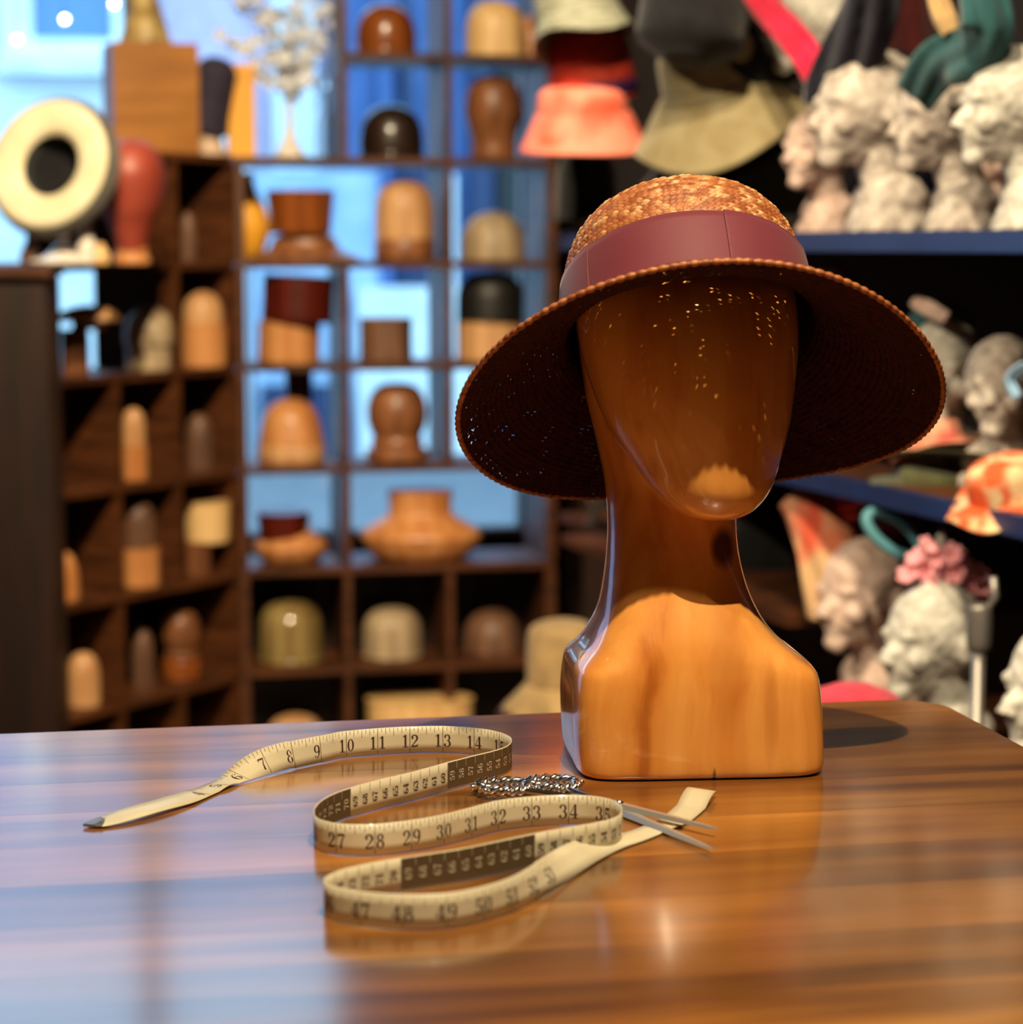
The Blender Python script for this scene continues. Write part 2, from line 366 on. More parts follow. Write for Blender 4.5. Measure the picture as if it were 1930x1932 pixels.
for x, y in ((-.12, -.12), (-LT+.06, -.12), (-.12, -DT+.06), (-LT+.06, -DT+.06)):
    box('leg', (x, y, -.9), (x+.06, y+.06, -.12), M['panel'], table, .003)

# ================================================================ WOODEN DISPLAY HEAD
hm, N, L, b = newmat('varnished_head_wood')
tc = N.new('ShaderNodeTexCoord'); mp = N.new('ShaderNodeMapping'); mp.inputs['Scale'].default_value = (34, 34, 1.8)
L.new(tc.outputs['Object'], mp.inputs['Vector'])
n0 = N.new('ShaderNodeTexNoise'); n0.inputs['Scale'].default_value = 9; n0.inputs['Detail'].default_value = 2; L.new(tc.outputs['Object'], n0.inputs['Vector'])
va = N.new('ShaderNodeVectorMath'); va.operation = 'MULTIPLY_ADD'; va.inputs[1].default_value = (1.4, 1.4, .6)
L.new(n0.outputs['Color'], va.inputs[0]); L.new(mp.outputs[0], va.inputs[2])
n1 = N.new('ShaderNodeTexNoise'); n1.inputs['Scale'].default_value = 1; n1.inputs['Detail'].default_value = 5; L.new(va.outputs[0], n1.inputs['Vector'])
cr = N.new('ShaderNodeValToRGB'); e = cr.color_ramp.elements; e[0].position = .3; e[1].position = .62
e[0].color = (*lin((186, 104, 36)), 1); e[1].color = (*lin((242, 168, 84)), 1); q = e.new(.42); q.color = (*lin((226, 144, 62)), 1)
L.new(n1.outputs['Fac'], cr.inputs[0])
# broad darker streak down the right of the bust and the knot on the neck
def spot(cx, cz, sx, sz, hard0, hard1):
    s = N.new('ShaderNodeSeparateXYZ'); L.new(tc.outputs['Object'], s.inputs[0])
    def term(out, c, k):
        a = N.new('ShaderNodeMath'); a.operation = 'SUBTRACT'; L.new(out, a.inputs[0]); a.inputs[1].default_value = c
        d = N.new('ShaderNodeMath'); d.operation = 'DIVIDE'; L.new(a.outputs[0], d.inputs[0]); d.inputs[1].default_value = k
        p = N.new('ShaderNodeMath'); p.operation = 'MULTIPLY'; L.new(d.outputs[0], p.inputs[0]); L.new(d.outputs[0], p.inputs[1]); return p
    t1 = term(s.outputs[0], cx, sx); t2 = term(s.outputs[2], cz, sz)
    ad = N.new('ShaderNodeMath'); ad.operation = 'ADD'; L.new(t1.outputs[0], ad.inputs[0]); L.new(t2.outputs[0], ad.inputs[1])
    nn = N.new('ShaderNodeMath'); nn.operation = 'ADD'; L.new(ad.outputs[0], nn.inputs[0])
    ns = N.new('ShaderNodeMath'); ns.operation = 'MULTIPLY'; L.new(n1.outputs['Fac'], ns.inputs[0]); ns.inputs[1].default_value = .9; L.new(ns.outputs[0], nn.inputs[1])
    gy = N.new('ShaderNodeMath'); gy.operation = 'GREATER_THAN'; L.new(s.outputs[1], gy.inputs[0]); gy.inputs[1].default_value = .02
    n3 = N.new('ShaderNodeMath'); n3.operation = 'MULTIPLY_ADD'; L.new(gy.outputs[0], n3.inputs[0]); n3.inputs[1].default_value = 20; L.new(nn.outputs[0], n3.inputs[2])
    r = N.new('ShaderNodeMapRange'); r.inputs['From Min'].default_value = hard0; r.inputs['From Max'].default_value = hard1
    r.inputs['To Min'].default_value = 1; r.inputs['To Max'].default_value = 0; L.new(n3.outputs[0], r.inputs['Value']); return r
col = cr.outputs[0]
for (cx, cz, sx, sz, h0, h1, c, k) in ((.026, .165, .0115, .016, .8, 1.7, (66, 20, 8), .92), (.024, .10, .018, .07, .3, 1.5, (176, 92, 30), .55), (.0135, .0, .0018, .011, .5, 1.4, (40, 16, 6), .95), (.055, .05, .007, .05, .4, 1.4, (190, 108, 40), .6)):
    sp = spot(cx, cz, sx, sz, h0, h1); mm = N.new('ShaderNodeMix'); mm.data_type = 'RGBA'
    kk = N.new('ShaderNodeMath'); kk.operation = 'MULTIPLY'; kk.inputs[1].default_value = k; L.new(sp.outputs[0], kk.inputs[0])
    L.new(kk.outputs[0], mm.inputs[0]); L.new(col, mm.inputs[6]); mm.inputs[7].default_value = (*lin(c), 1); col = mm.outputs[2]
L.new(col, b.inputs['Base Color']); b.inputs['Roughness'].default_value = .3
b.inputs['Coat Weight'].default_value = 1; b.inputs['Coat Roughness'].default_value = .05
M['head'] = hm
HX, HY = .128, T(1310, 1474).y+.0785
head = bmesh.new()
body = [  # z, centre x, hw, centre y, hd, superellipse exponent
 (0, .008, .0885, 0, .074, 7), (.004, .008, .0925, 0, .078, 7), (.03, .007, .0935, 0, .078, 7), (.055, .006, .0925, 0, .0775, 7), (.070, .006, .091, 0, .0765, 6.5), (.077, .005, .0885, 0, .0755, 6),
 (.083, .004, .083, -.001, .0735, 5), (.090, .002, .0755, -.002, .071, 4.2), (.101, -.001, .067, -.003, .0665, 3.5), (.115, -.003, .0595, -.003, .0605, 3), (.135, -.005, .0535, 0, .0545, 2.6), (.16, -.006, .0495, .004, .050, 2.3),
 (.185, -.006, .0487, .008, .049, 2.1), (.21, -.005, .0515, .013, .053, 2), (.24, -.003, .059, .017, .062, 2), (.28, -.001, .070, .02, .073, 2), (.33, 0, .077, .02, .078, 2), (.37, 0, .070, .022, .066, 2), (.395, 0, .052, .024, .046, 2), (.412, 0, .02, .024, .02, 2)]
egg = [  # z, cx, hw, cy, hd
 (.190, .015, .004, -.070, .004), (.1925, .0145, .018, -.068, .015), (.199, .014, .031, -.063, .027), (.212, .013, .0435, -.055, .042), (.233, .010, .0555, -.044, .056), (.26, .006, .0680, -.033, .071), (.29, .003, .0760, -.025, .081),
 (.32, .001, .0815, -.018, .085), (.345, 0, .082, -.012, .082), (.365, 0, .078, -.006, .073), (.385, 0, .068, .003, .058), (.40, 0, .054, .010, .042), (.412, 0, .03, .014, .022), (.416, 0, .012, .016, .01)]
def loft(bm, secs, seg=96, sm=6):
    ss = smoothprof(secs, sm); rings = []
    for s in ss:
        z, cx, hw, cy, hd = s[:5]; n = s[5] if len(s) > 5 else 2; ring = []
        for j in range(seg):
            a = 2*math.pi*j/seg; c_, s_ = math.cos(a), math.sin(a)
            k = (abs(c_)**n+abs(s_)**n)**(-1/n)
            ring.append(bm.verts.new((cx+hw*c_*k, cy+hd*s_*k, z)))
        rings.append(ring)
    for r0, r1 in zip(rings, rings[1:]):
        for j in range(seg): bm.faces.new((r0[j], r0[(j+1) % seg], r1[(j+1) % seg], r1[j]))
    bm.faces.new(rings[0][::-1]); bm.faces.new(rings[-1])
loft(head, body); loft(head, egg)
bust = remeshed('wooden_bust', head, M['head'], None, .0021, 9, .5)
bust.location = (HX, HY, .9005); bust.rotation_euler = (0, 0, R(5))
tag(bust, 'varnished orange wooden display head with a dark knot on its neck, wearing the straw hat', 'mannequin')

# ================================================================ STRAW HAT (a real woven surface with gaps)
hat = thing('straw_hat', 'wide brimmed rust brown straw hat with a burgundy ribbon tilted back on the wooden head', 'hat')
th_b, roll = R(33.5), R(-4.5)
rot = Matrix.Rotation(roll, 4, 'Y') @ Matrix.Rotation(-th_b, 4, 'X')
hat.matrix_world = Matrix.Translation((.134, 1.708, 1.216)) @ rot
def hatprof():
    pr = [(0, .116), (.03, .1145), (.055, .108), (.074, .096), (.085, .078), (.0905, .056), (.0925, .033), (.0935, .012), (.0965, .0), (.110, -.012), (.130, -.027), (.15, -.040), (.165, -.0475), (.175, -.0505)]
    pr = smoothprof(pr, 10); d = [0]
    for a, b_ in zip(pr, pr[1:]): d.append(d[-1]+math.hypot(a[0]-b_[0], a[1]-b_[1]))
    return np.array(d), np.array([p[0] for p in pr]), np.array([p[1] for p in pr])
pd, prr, pz = hatprof(); SL = pd[-1]
def hat_pt(phi, s, off=0):
    r = np.interp(s, pd, prr); z = np.interp(s, pd, pz)
    r2 = np.interp(s+.0005, pd, prr); z2 = np.interp(s+.0005, pd, pz); r1 = np.interp(s-.0005, pd, prr); z1 = np.interp(s-.0005, pd, pz)
    nr = -(z2-z1); nz = (r2-r1); l = np.hypot(nr, nz)+1e-9; nr /= l; nz /= l; nr, nz = np.where(nz < 0, nr, nr), nz
    t = np.clip((r-.09)/(.175-.09), 0, 1)
    z = z-t*t*(.013*np.cos(2*phi+.1)+.003*np.sin(3*phi+1))-t*.003*np.cos(phi)
    r = r*(1+.02*t*np.cos(2*phi)); sy = 1.05-.05*t
    return np.stack([(r+nr*off)*np.cos(phi), (r+nr*off)*np.sin(phi)*sy, z+nz*off], -1)
NU, NV = 1150, 360; PW = .0046
phi, s = np.meshgrid(np.arange(NU)*2*np.pi/NU, np.linspace(.0005, SL, NV))
row = np.floor(s/PW).astype(int); fu = s/PW-row
rc = np.interp((row+.5)*PW, pd, prr); nn = np.maximum(6, np.round(2*np.pi*rc/.0050))
fvv = phi*nn/(2*np.pi)+.5*(row % 2)+1.1*np.abs(fu-.5); fv = fvv-np.floor(fvv); cell = np.floor(fvv).astype(int) % nn.astype(int)
h = .0011*np.sqrt(np.clip(np.sin(np.pi*fu), 0, 1))+.0010*np.sqrt(np.clip(np.sin(np.pi*fv), 0, 1))
TAB = np.random.RandomState(5).rand(80, 400); TAB2 = np.random.RandomState(9).rand(80, 400)
hsh = TAB[row % 80, cell % 400]
h = h*(.7+.6*hsh)
co = hat_pt(phi, s, h-.001).reshape(-1, 3)
idx = np.arange(NU*NV).reshape(NV, NU); a = idx[:-1]; b_ = np.roll(a, -1, 1); c_ = np.roll(idx[1:], -1, 1); d_ = idx[1:]
hs2 = TAB2[row % 80, cell % 400]
clus = np.sin(phi*5+row*.21)+np.sin(phi*3-row*.37+1)
hole = (((fu < .27) | (fu > .76)) & (fv < .42) & (hs2 < np.where(clus > -.3, .11, .06)) & (s > .125))[:-1]
keep = ~hole
quads = np.stack([a[keep], b_[keep], c_[keep], d_[keep]], -1)
me = bpy.data.meshes.new('woven_straw'); me.vertices.add(len(co)); me.vertices.foreach_set('co', co.ravel())
nq = len(quads); me.loops.add(nq*4); me.loops.foreach_set('vertex_index', quads.ravel()); me.polygons.add(nq)
me.polygons.foreach_set('loop_start', np.arange(nq)*4); me.polygons.foreach_set('loop_total', np.full(nq, 4)); me.update(); me.validate()
at = me.color_attributes.new('strand', 'FLOAT_COLOR', 'POINT')
A = np.array(lin((136, 70, 36))); B = np.array(lin((218, 172, 120))); D = np.array(lin((178, 110, 62)))
t = hsh.ravel()[:, None]; cc = np.where(t < .7, A+(D-A)*t/.7, D+(B-D)*(t-.7)/.3)
at.data.foreach_set('color', np.concatenate([cc, np.ones((len(cc), 1))], 1).astype(np.float32).ravel())
M['straw'], N, L, b = newmat('woven_rust_straw'); va = N.new('ShaderNodeVertexColor'); va.layer_name = 'strand'
L.new(va.outputs[0], b.inputs['Base Color']); b.inputs['Roughness'].default_value = .5
ow = link('woven_straw', me, M['straw'], hat)
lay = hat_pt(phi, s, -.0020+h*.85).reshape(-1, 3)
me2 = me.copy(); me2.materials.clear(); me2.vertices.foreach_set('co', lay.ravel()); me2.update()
M['underlay'] = plain('shade_dark_straw', (62, 18, 8), .75, col2=(44, 11, 5), scale=160, lo=.4, hi=.6, spec=.2)  # added second layer, its dark colour deepens the shade under the brim
link('shade_underlayer', me2, M['underlay'], hat)['label'] = 'added maroon-brown straw underlayer, coloured dark for the shade under the hat'
# braided rim bead
rim = []
for j in range(1400):
    p = 2*math.pi*j/1400; q = hat_pt(np.array(p), np.array(SL-.001)); rim.append(q)
o = tube('rim_braid', rim, [.0015+.0009*abs(math.sin(p*.33)) for p in range(1400)], M['straw'], hat, 8, True)
ca = o.data.color_attributes.new('strand', 'FLOAT_COLOR', 'POINT')
for i in range(len(ca.data)):
    k = abs(math.sin((i//8//5)*12.9898)*43758.5) % 1; q = A+(D-A)*k*1.3; ca.data[i].color = (*q, 1)
# ribbon
M['ribbon'] = plain('burgundy_grosgrain', (114, 36, 54), .65, col2=(104, 32, 50), scale=3, bump=.03, bscale=500, sheen=.15)
def band(name, p0, p1, s0, s1, off, n=160, m=9):
    v = []
    ph = np.linspace(p0, p1, n)
    for i in range(m):
        sv = np.interp(1-i/(m-1), [0, 1], [s0, s1])
        for p in hat_pt(ph, np.full(n, sv), off+.0006*math.sin(i/(m-1)*math.pi)): v.append(p)
    o = link(name, mesh(name, v, grid_faces(n, m, False)), M['ribbon'], hat)
    md = o.modifiers.new('t', 'SOLIDIFY'); md.thickness = .0006; return o
sb = float(np.interp(-.004, -pz, pd)); st_ = float(np.interp(-.052, -pz, pd))
band('ribbon_band', 0, 2*math.pi, st_, sb, .0024)
band('ribbon_overlap', R(-74), R(-20), st_-.0004, sb, .0036, 60)
band('ribbon_overlap', R(-175), R(-140), st_-.0004, sb, .0034, 60)

# ================================================================ TAPE MEASURE
M['tape'] = plain('cream_tape_cloth', (220, 212, 184), .5, col2=(210, 200, 170), scale=14, coat=.15)
M['ink'] = plain('faded_brown_black_ink', (64, 40, 30), .6)
M['block'] = plain('dark_brown_printed_block', (92, 74, 50), .55)
TW = .0203
tp = [(160, 1561, 90), (197, 1563, 90), (255, 1552, 84), (320, 1534, 84), (365, 1519, 82), (400, 1503, 86), (439, 1486, 94), (470, 1475, 76), (510, 1463, 38), (560, 1450, 15), (617, 1438, 5), (647, 1431, 2), (705, 1425, 0), (769, 1421, 0), (838, 1420, 0), (899, 1424, 0), (938, 1431, 0), (960, 1440, 0), (965, 1449, 0),
 (955, 1460, 0), (930, 1469, 0), (891, 1479, 0), (840, 1493, 0), (778, 1511, 0), (710, 1528, 0), (650, 1546, 0), (612, 1564, 0), (594, 1584, 0), (598, 1601, 0), (625, 1611, 0), (660, 1615, 0), (704, 1615, 0), (760, 1609, 0), (821, 1599, 0), (880, 1584, 0), (939, 1568, 0), (1000, 1560, 0), (1060, 1557, 0), (1110, 1558, 0), (1150, 1565, 0), (1170, 1577, 0),
 (1172, 1590, 0), (1158, 1602, 0), (1120, 1612, 0), (1070, 1621, 0), (1008, 1633, 0), (940, 1648, 0), (865, 1664, 0), (790, 1676, 0), (708, 1690, 0), (650, 1704, 0), (619, 1717, 0), (613, 1728, 0), (635, 1739, 0), (690, 1749, 0), (760, 1754, 0), (838, 1752, 0), (900, 1741, 0), (955, 1725, 2), (1000, 1706, 10), (1045, 1682, 25), (1085, 1656, 42), (1130, 1626, 60), (1175, 1603, 76), (1215, 1589, 86), (1260, 1571, 92), (1296, 1556, 90), (1322, 1536, 88), (1345, 1514, 86), (1352, 1503, 84)]
pts = [(*T(p[0], p[1]).xy, p[2]) for p in tp]
sp = np.array(smoothprof([tuple(p) for p in pts], 14)); dl = np.hypot(np.diff(sp[:, 0]), np.diff(sp[:, 1])); U = np.concatenate([[0], np.cumsum(dl)]); UL = U[-1]
# lift of the free end
def tape_frame(u):
    x = np.interp(u, U, sp[:, 0]); y = np.interp(u, U, sp[:, 1]); a = math.radians(np.interp(u, U, sp[:, 2]))
    e = .0015; dx = np.interp(u+e, U, sp[:, 0])-np.interp(u-e, U, sp[:, 0]); dy = np.interp(u+e, U, sp[:, 1])-np.interp(u-e, U, sp[:, 1])
    t = Vector((dx, dy, 0)).normalized(); n = Vector((-t.y, t.x, 0))
    wd = Vector((0, 0, 1))*math.cos(a)+n*math.sin(a); nf = t.cross(wd)        # nf: printed inch side (towards the camera when upright)
    z = .9008
    end = UL-u
    if end < .04: z += .005*math.sin((1-end/.04)*2.6)
    if u < .12: z += .0018*math.sin(u/.12*math.pi)**2
    if math.sin(a) > .3: z += .0006
    if math.cos(a) < 0: z += -math.cos(a)*TW
    return Vector((x, y, z)), t, wd, nf
def tape_pt(u, v, off=0):
    p, t, wd, nf = tape_frame(u); return p+wd*(v*TW)+nf*off
tape = thing('tape_measure', 'cream cloth tape measure with inch numerals coiled in an S on the table', 'tape measure', tuple(T(838, 1500)))
troot = tape.location.copy()
def tl(vs): return [Vector(v)-troot for v in vs]
nst = 620; v = []
for i in range(nst+1):
    u = UL*i/nst
    for k in range(4): v.append(tape_pt(u, k/3, 0))
o = link('tape_strip', mesh('tape_strip', tl(v), grid_faces(4, nst+1, False)), M['tape'], tape)
md = o.modifiers.new('t', 'SOLIDIFY'); md.thickness = .0004; md.offset = 0
# --- numerals: thick and thin strokes, drawn in a 0.6 x 1 box
def arc(cx, cy, rx, ry, a0, a1, tk=.15, th=.05, n=18):
    o = []
    for i in range(n+1):
        a = R(a0+(a1-a0)*i/n); o.append((cx+rx*math.cos(a), cy+ry*math.sin(a), th+(tk-th)*math.cos(a)**2))
    return o
def dot(x, y, r=.075): return [(x-r, y, .02), (x-r*.5, y, r*1.7), (x, y, r*2), (x+r*.5, y, r*1.7), (x+r, y, .02)]
G = {'0': [arc(.3, .5, .2, .46, 0, 360)], '1': [[(.32, 0, .15), (.32, 1, .15)], [(.1, .025, .05), (.54, .025, .05)], [(.12, .82, .04), (.3, .96, .1)]],
 '2': [arc(.3, .72, .2, .25, 170, -35, .15, .06)+[(.34, .42, .08), (.1, .1, .06)], [(.06, .08, .14), (.3, .06, .12), (.52, .1, .14), (.54, .24, .04)], dot(.14, .72)],
 '3': [arc(.28, .74, .19, .23, 160, -90, .14, .05), arc(.28, .27, .22, .25, 90, -165, .16, .05), dot(.13, .78, .06), dot(.11, .22, .07)],
 '4': [[(.4, 0, .15), (.4, 1, .15)], [(.38, .97, .04), (.03, .3, .05)], [(.02, .29, .07), (.58, .29, .07)], [(.22, .02, .05), (.56, .02, .05)]],
 '5': [[(.12, .92, .14), (.48, .94, .12)], [(.12, .95, .05), (.1, .52, .05)], arc(.28, .33, .22, .29, 140, -160, .16, .05), dot(.12, .2, .07)],
 '6': [arc(.3, .3, .2, .27, 0, 360), arc(.36, .42, .27, .55, 180, 75, .15, .05), dot(.47, .85, .06)],
 '7': [[(.06, .9, .15), (.54, .92, .13)], [(.52, .93, .05), (.34, .5, .1), (.27, 0, .17)], [(.06, .95, .04), (.06, .72, .04)]],
 '8': [arc(.3, .75, .16, .21, 0, 360, .13, .05), arc(.3, .27, .2, .25, 0, 360, .15, .05)],
 '9': [arc(.3, .7, .2, .27, 0, 360), arc(.24, .58, .27, .55, 0, -105, .15, .05), dot(.13, .15, .06)]}
def strokes(acc, strs, fmap, off):
    V_, F_ = acc
    for st in strs:
        n = len(st); b0 = len(V_)
        for i, (x, y, wd) in enumerate(st):
            x0, y0 = st[max(i-1, 0)][:2]; x1, y1 = st[min(i+1, n-1)][:2]; l = math.hypot(x1-x0, y1-y0) or 1
            nx, ny = -(y1-y0)/l, (x1-x0)/l
            for sg in (-.5, .5):
                uu, vv = fmap(x+nx*wd*sg, y+ny*wd*sg); V_.append(tape_pt(uu, vv, off))
        for i in range(n-1): F_.append((b0+2*i, b0+2*i+1, b0+2*i+3, b0+2*i+2))
IN = .0254
def near_u(px, py, lo, hi):
    q = T(px, py); best = None
    for i in range(len(sp)):
        if lo*UL <= U[i] <= hi*UL:
            d = math.hypot(sp[i, 0]-q.x, sp[i, 1]-q.y)
            if best is None or d < best[0]: best = (d, U[i])
    return best[1]
u12 = near_u(772, 1421, 0, .35); u28 = near_u(706, 1614, .3, .6); u48 = near_u(763, 1753, .75, 1)
num = ([], []); ticks = ([], []); OFF = .00034
HD = .0098
def inch_set(anchor, n0, lo, hi):
    for k in range(lo, hi+1):
        u = anchor+(k-n0)*IN
        if not .006 < u < UL-.08: continue
        sdig = str(k); wid = HD*.62; gap = .0012 if len(sdig) > 1 else 0; num = ([], [])
        xs = [-(wid+gap/2), gap/2] if len(sdig) > 1 else [-wid/2-.0035]
        for ch, x0 in zip(sdig, xs):
            strokes(num, G[ch], lambda x, y, x0=x0: (u+x0+x*HD, .20+y*HD/TW), OFF)
        link('inch_numeral', mesh('inch_numeral', tl(num[0]), num[1]), M['ink'], tape, False)
        def tick(du, v0, v1, wdt):
            strokes(ticks, [[(0, 0, 1), (0, 1, 1)]], lambda x, y: (u+du+x*wdt, v0+(v1-v0)*y), OFF)
        tick(0, .02, .98, .00042)
        for e8 in range(1, 8): tick(IN*e8/8, .98-(.30 if e8 == 4 else .22 if e8 % 2 == 0 else .14), .98, .00032)
inch_set(u12, 12, 4, 16); inch_set(u28, 28, 21, 38); inch_set(u48, 48, 42, 53)
link('inch_marks', mesh('inch_marks', tl(ticks[0]), ticks[1]), M['ink'], tape, False)['kind'] = 'stuff'
# --- metric side: ten centimetre blocks alternately dark and pale, small figures turned sideways
cmd = ([], []); cml = ([], [])
uA = near_u(843, 1492, .2, .5); uB = near_u(1008, 1633, .5, .85)
def metric(lo, hi, ref):
    k0 = int(math.floor((lo-ref)/.1))-1
    for k in range(k0, k0+14):
        a, b2 = ref+k*.1, ref+(k+1)*.1; a2, b3 = max(a, lo), min(b2, hi)
        if b3-a2 < .004: continue
        dark = (k % 2 == 0) if ref == uB else (k % 2 != 0)
        if dark:
            n = 30; blk = ([], []); b0 = 0
            for i in range(n+1):
                for vv in (0.03, .97): blk[0].append(tape_pt(a2+(b3-a2)*i/n, vv, -OFF))
            for i in range(n): blk[1].append((b0+2*i, b0+2*i+1, b0+2*i+3, b0+2*i+2))
            link('dark_block', mesh('dark_block', tl(blk[0]), blk[1]), M['block'], tape, False)
        for c in range(10):
            u = a+.005+c*.01
            if not lo < u < hi: continue
            dst = cml if dark else cmd; s_ = str((k-k0)*10+c+40)[-2:]
            for q_, ch in enumerate(s_):
                strokes(dst, G[ch], lambda x, y, q_=q_: (u-.0026+y*.0052, .30+(q_*.65+x)*.0058/TW), -OFF*1.5)
            strokes(dst, [[(0, 0, 1), (0, 1, 1)]], lambda x, y: (u+.005+(x)*.0003, .72+.26*y), -OFF*1.5)
metric(near_u(965, 1449, .1, .4), near_u(594, 1584, .2, .6), uA); metric(near_u(1172, 1590, .4, .8), near_u(613, 1728, .6, .95), uB)
link('centimetre_figures', mesh('centimetre_figures', tl(cmd[0]), cmd[1]), M['ink'], tape, False)['kind'] = 'stuff'
link('pale_centimetre_figures', mesh('pale_centimetre_figures', tl(cml[0]), cml[1]), M['tape'], tape, False)['kind'] = 'stuff'
v = []
for u in np.linspace(-.0005, .013, 6):
    for vv in (-.03, 1.03): v.append(tape_pt(max(u, .0005), vv*(1 if u > .002 else 1)*(1 if u > .002 else .9), .0006)+(Vector((0, 0, 0)) if u > 0 else Vector((-.001, 0, 0))))
o = link('metal_tip', mesh('metal_tip', tl(v), grid_faces(2, 6, False)), M['greymetal'], tape, False)
md = o.modifiers.new('t', 'SOLIDIFY'); md.thickness = .0018; md.offset = 0

# ================================================================ SCISSORS
piv = T(1168, 1536); sc = thing('scissors', 'chrome embroidery scissors with ornate ring handles lying half behind the tape', 'scissors', (piv.x, piv.y, .9))
def blade(tip, back, z, mat, nm='blade'):
    t = T(*tip); d = Vector((t.x-piv.x, t.y-piv.y, 0)); L_ = d.length; d.normalize(); n = Vector((-d.y, d.x, 0))
    secs = []; vs = []
    for s_, wd, hh in ((-.012, .0045, .0022), (.0, .0052, .0024), (.015, .0046, .0022), (L_*.6, .0034, .0018), (L_*.92, .0018, .0012), (L_, .0004, .0005)):
        c = d*s_+Vector((0, 0, z))
        for a, h_ in ((-1, -.5), (-.5, 1), (.45, 1), (1, -.5)): vs.append(c+n*wd*a+Vector((0, 0, hh*h_)))
    fs = grid_faces(4, 6)+[(3, 2, 1, 0), (20, 21, 22, 23)]
    return link(nm, mesh(nm, vs, fs), mat, sc, False)
blade((1353, 1581), None, .0060, M['steel']); blade((1345, 1611), None, .0030, M['steel'])
lathe('pivot_screw', [(.0032, .0045), (.0032, .0092), (.002, .0102), (0, .0102)], M['chrome'], sc, 16, sm=0)
def rope(name, c, rx, ry, z, direction):
    vs = []; n = 90; pts_ = []
    for ph_ in (0, math.pi):
        p_ = []
        for i in range(n):
            a = 2*math.pi*i/n; k = 7
            off = .0022; o_ = Vector((math.cos(a)*(rx+off*math.cos(k*a+ph_)), math.sin(a)*(ry+off*math.cos(k*a+ph_)), off*math.sin(k*a+ph_)))
            o_.rotate(Matrix.Rotation(direction, 3, 'Z')); p_.append(c+o_+Vector((0, 0, z)))
        tube(name, p_, .0023, M['chrome'], sc, 8, True)
for (px, py, sg) in ((948, 1500, 1), (1042, 1495, -1)):
    c = T(px, py)-piv; c.z = 0
    rope('finger_ring', c, .0175, .0135, .0065, R(-12))
    for k in range(8):
        a = 2*math.pi*k/8+.2; q = c+Vector((.0215*math.cos(a), .0172*math.sin(a), .0068))
        bm = bmesh.new(); bmesh.ops.create_uvsphere(bm, u_segments=10, v_segments=6, radius=.0024)
        me = bpy.data.meshes.new('bead'); bm.to_mesh(me); bm.free(); o = link('bead', me, M['chrome'], sc); o.location = q
    mid = c*.35+Vector((0, .004*sg, .0055)); e_ = c-c.normalized()*.016+Vector((0, 0, .0058))
    tube('shank', smoothprof([tuple(Vector((0, 0, .0045+.0015*sg))), tuple(mid), tuple(e_)], 6), .0026, M['chrome'], sc, 8)

# ================================================================ BACK CUBBY SHELF
BL = Line((-.652, 5.5), ex)
BZ = [.243+.249*j for j in range(11)]
bs = thing('cubby_shelf', 'tall dark wooden cubby shelf of square compartments full of hat blocks, open to the window', 'shelf', (-.652, 5.5, 0), PH)
cw = .256; dp = .26; bt = .009
for j, z in enumerate(BZ):
    x0 = 0 if z < 1.49 else cw
    if z > 2.75: continue
    box('shelf_board', (x0-.008, 0, z-bt), (3*cw+.008, dp, z+bt), M['shelf'], bs, .0015)
box('shelf_board', (0, .01, .02), (3*cw, dp, .04), M['shelf'], bs)
lev = [.03]+BZ
for c in range(4):
    for a, b_ in zip(lev, lev[1:]):
        if b_ > 2.75: continue
        if c == 0 and b_ > 1.5: continue
        if c == 1 and 1.2 < a < 1.3: continue
        if c == 2 and .48 < a < .5: continue
        hw = .013 if c in (0, 3) else .009
        box('upright', (c*cw-hw, .002, a+bt), (c*cw+hw, dp-.002, b_-bt), M['shelf'], bs)
box('back_panel', (0, dp, 0), (3*cw, dp+.01, .485), M['panel'], bs)
box('back_panel', (cw, dp, 1.745+.249), (3*cw, dp+.01, 2.73), M['panel'], bs)

# ================================================================ LEFT CUBBY SHELF
lx0 = (100-965)/F*4.93; lx1 = (446-965)/F*5.46; LLp = Vector((lx0, 4.93)); LLd = (Vector((lx1, 5.46))-LLp); LW = LLd.length; LL = Line(LLp, LLd)
la = math.atan2(LLd.y, LLd.x)
ls = thing('cubby_shelf', 'dark wooden cubby shelf at the left, angled towards the window, with stacked hat blocks', 'shelf', (lx0, 4.93, 0), la)
lw = LW/3; ld = .25
for j in range(5):
    box('shelf_board', (-.01, 0, BZ[j]-bt), (LW, ld, BZ[j]+bt), M['shelf'], ls, .0015)
box('shelf_board', (lw-.01, 0, BZ[5]-bt), (LW, ld, BZ[5]+bt), M['shelf'], ls, .0015)
for c in range(4):
    for a, b_ in zip([.0]+BZ[:5], BZ[:6]):
        if c == 0 and b_ > 1.3: continue
        if c == 1 and .95 < a < 1.2: continue
        if c == 2 and .2 < a < .3: continue
        hw = .009
        box('upright', (c*lw-hw, .002, a+bt), (c*lw+hw, ld-.002, b_-bt), M['shelf'], ls)
box('back_panel', (0, ld, 0), (LW, ld+.01, BZ[3]), M['panel'], ls); box('back_panel', (lw*2.1, ld, BZ[3]), (LW, ld+.01, BZ[5]), M['panel'], ls); box('back_panel', (lw*.95, ld, BZ[4]), (lw*2.1, ld+.01, BZ[5]), M['panel'], ls)
box('back_panel', (0, ld, BZ[3]), (lw*1.1, ld+.01, BZ[4]), M['panel'], ls)
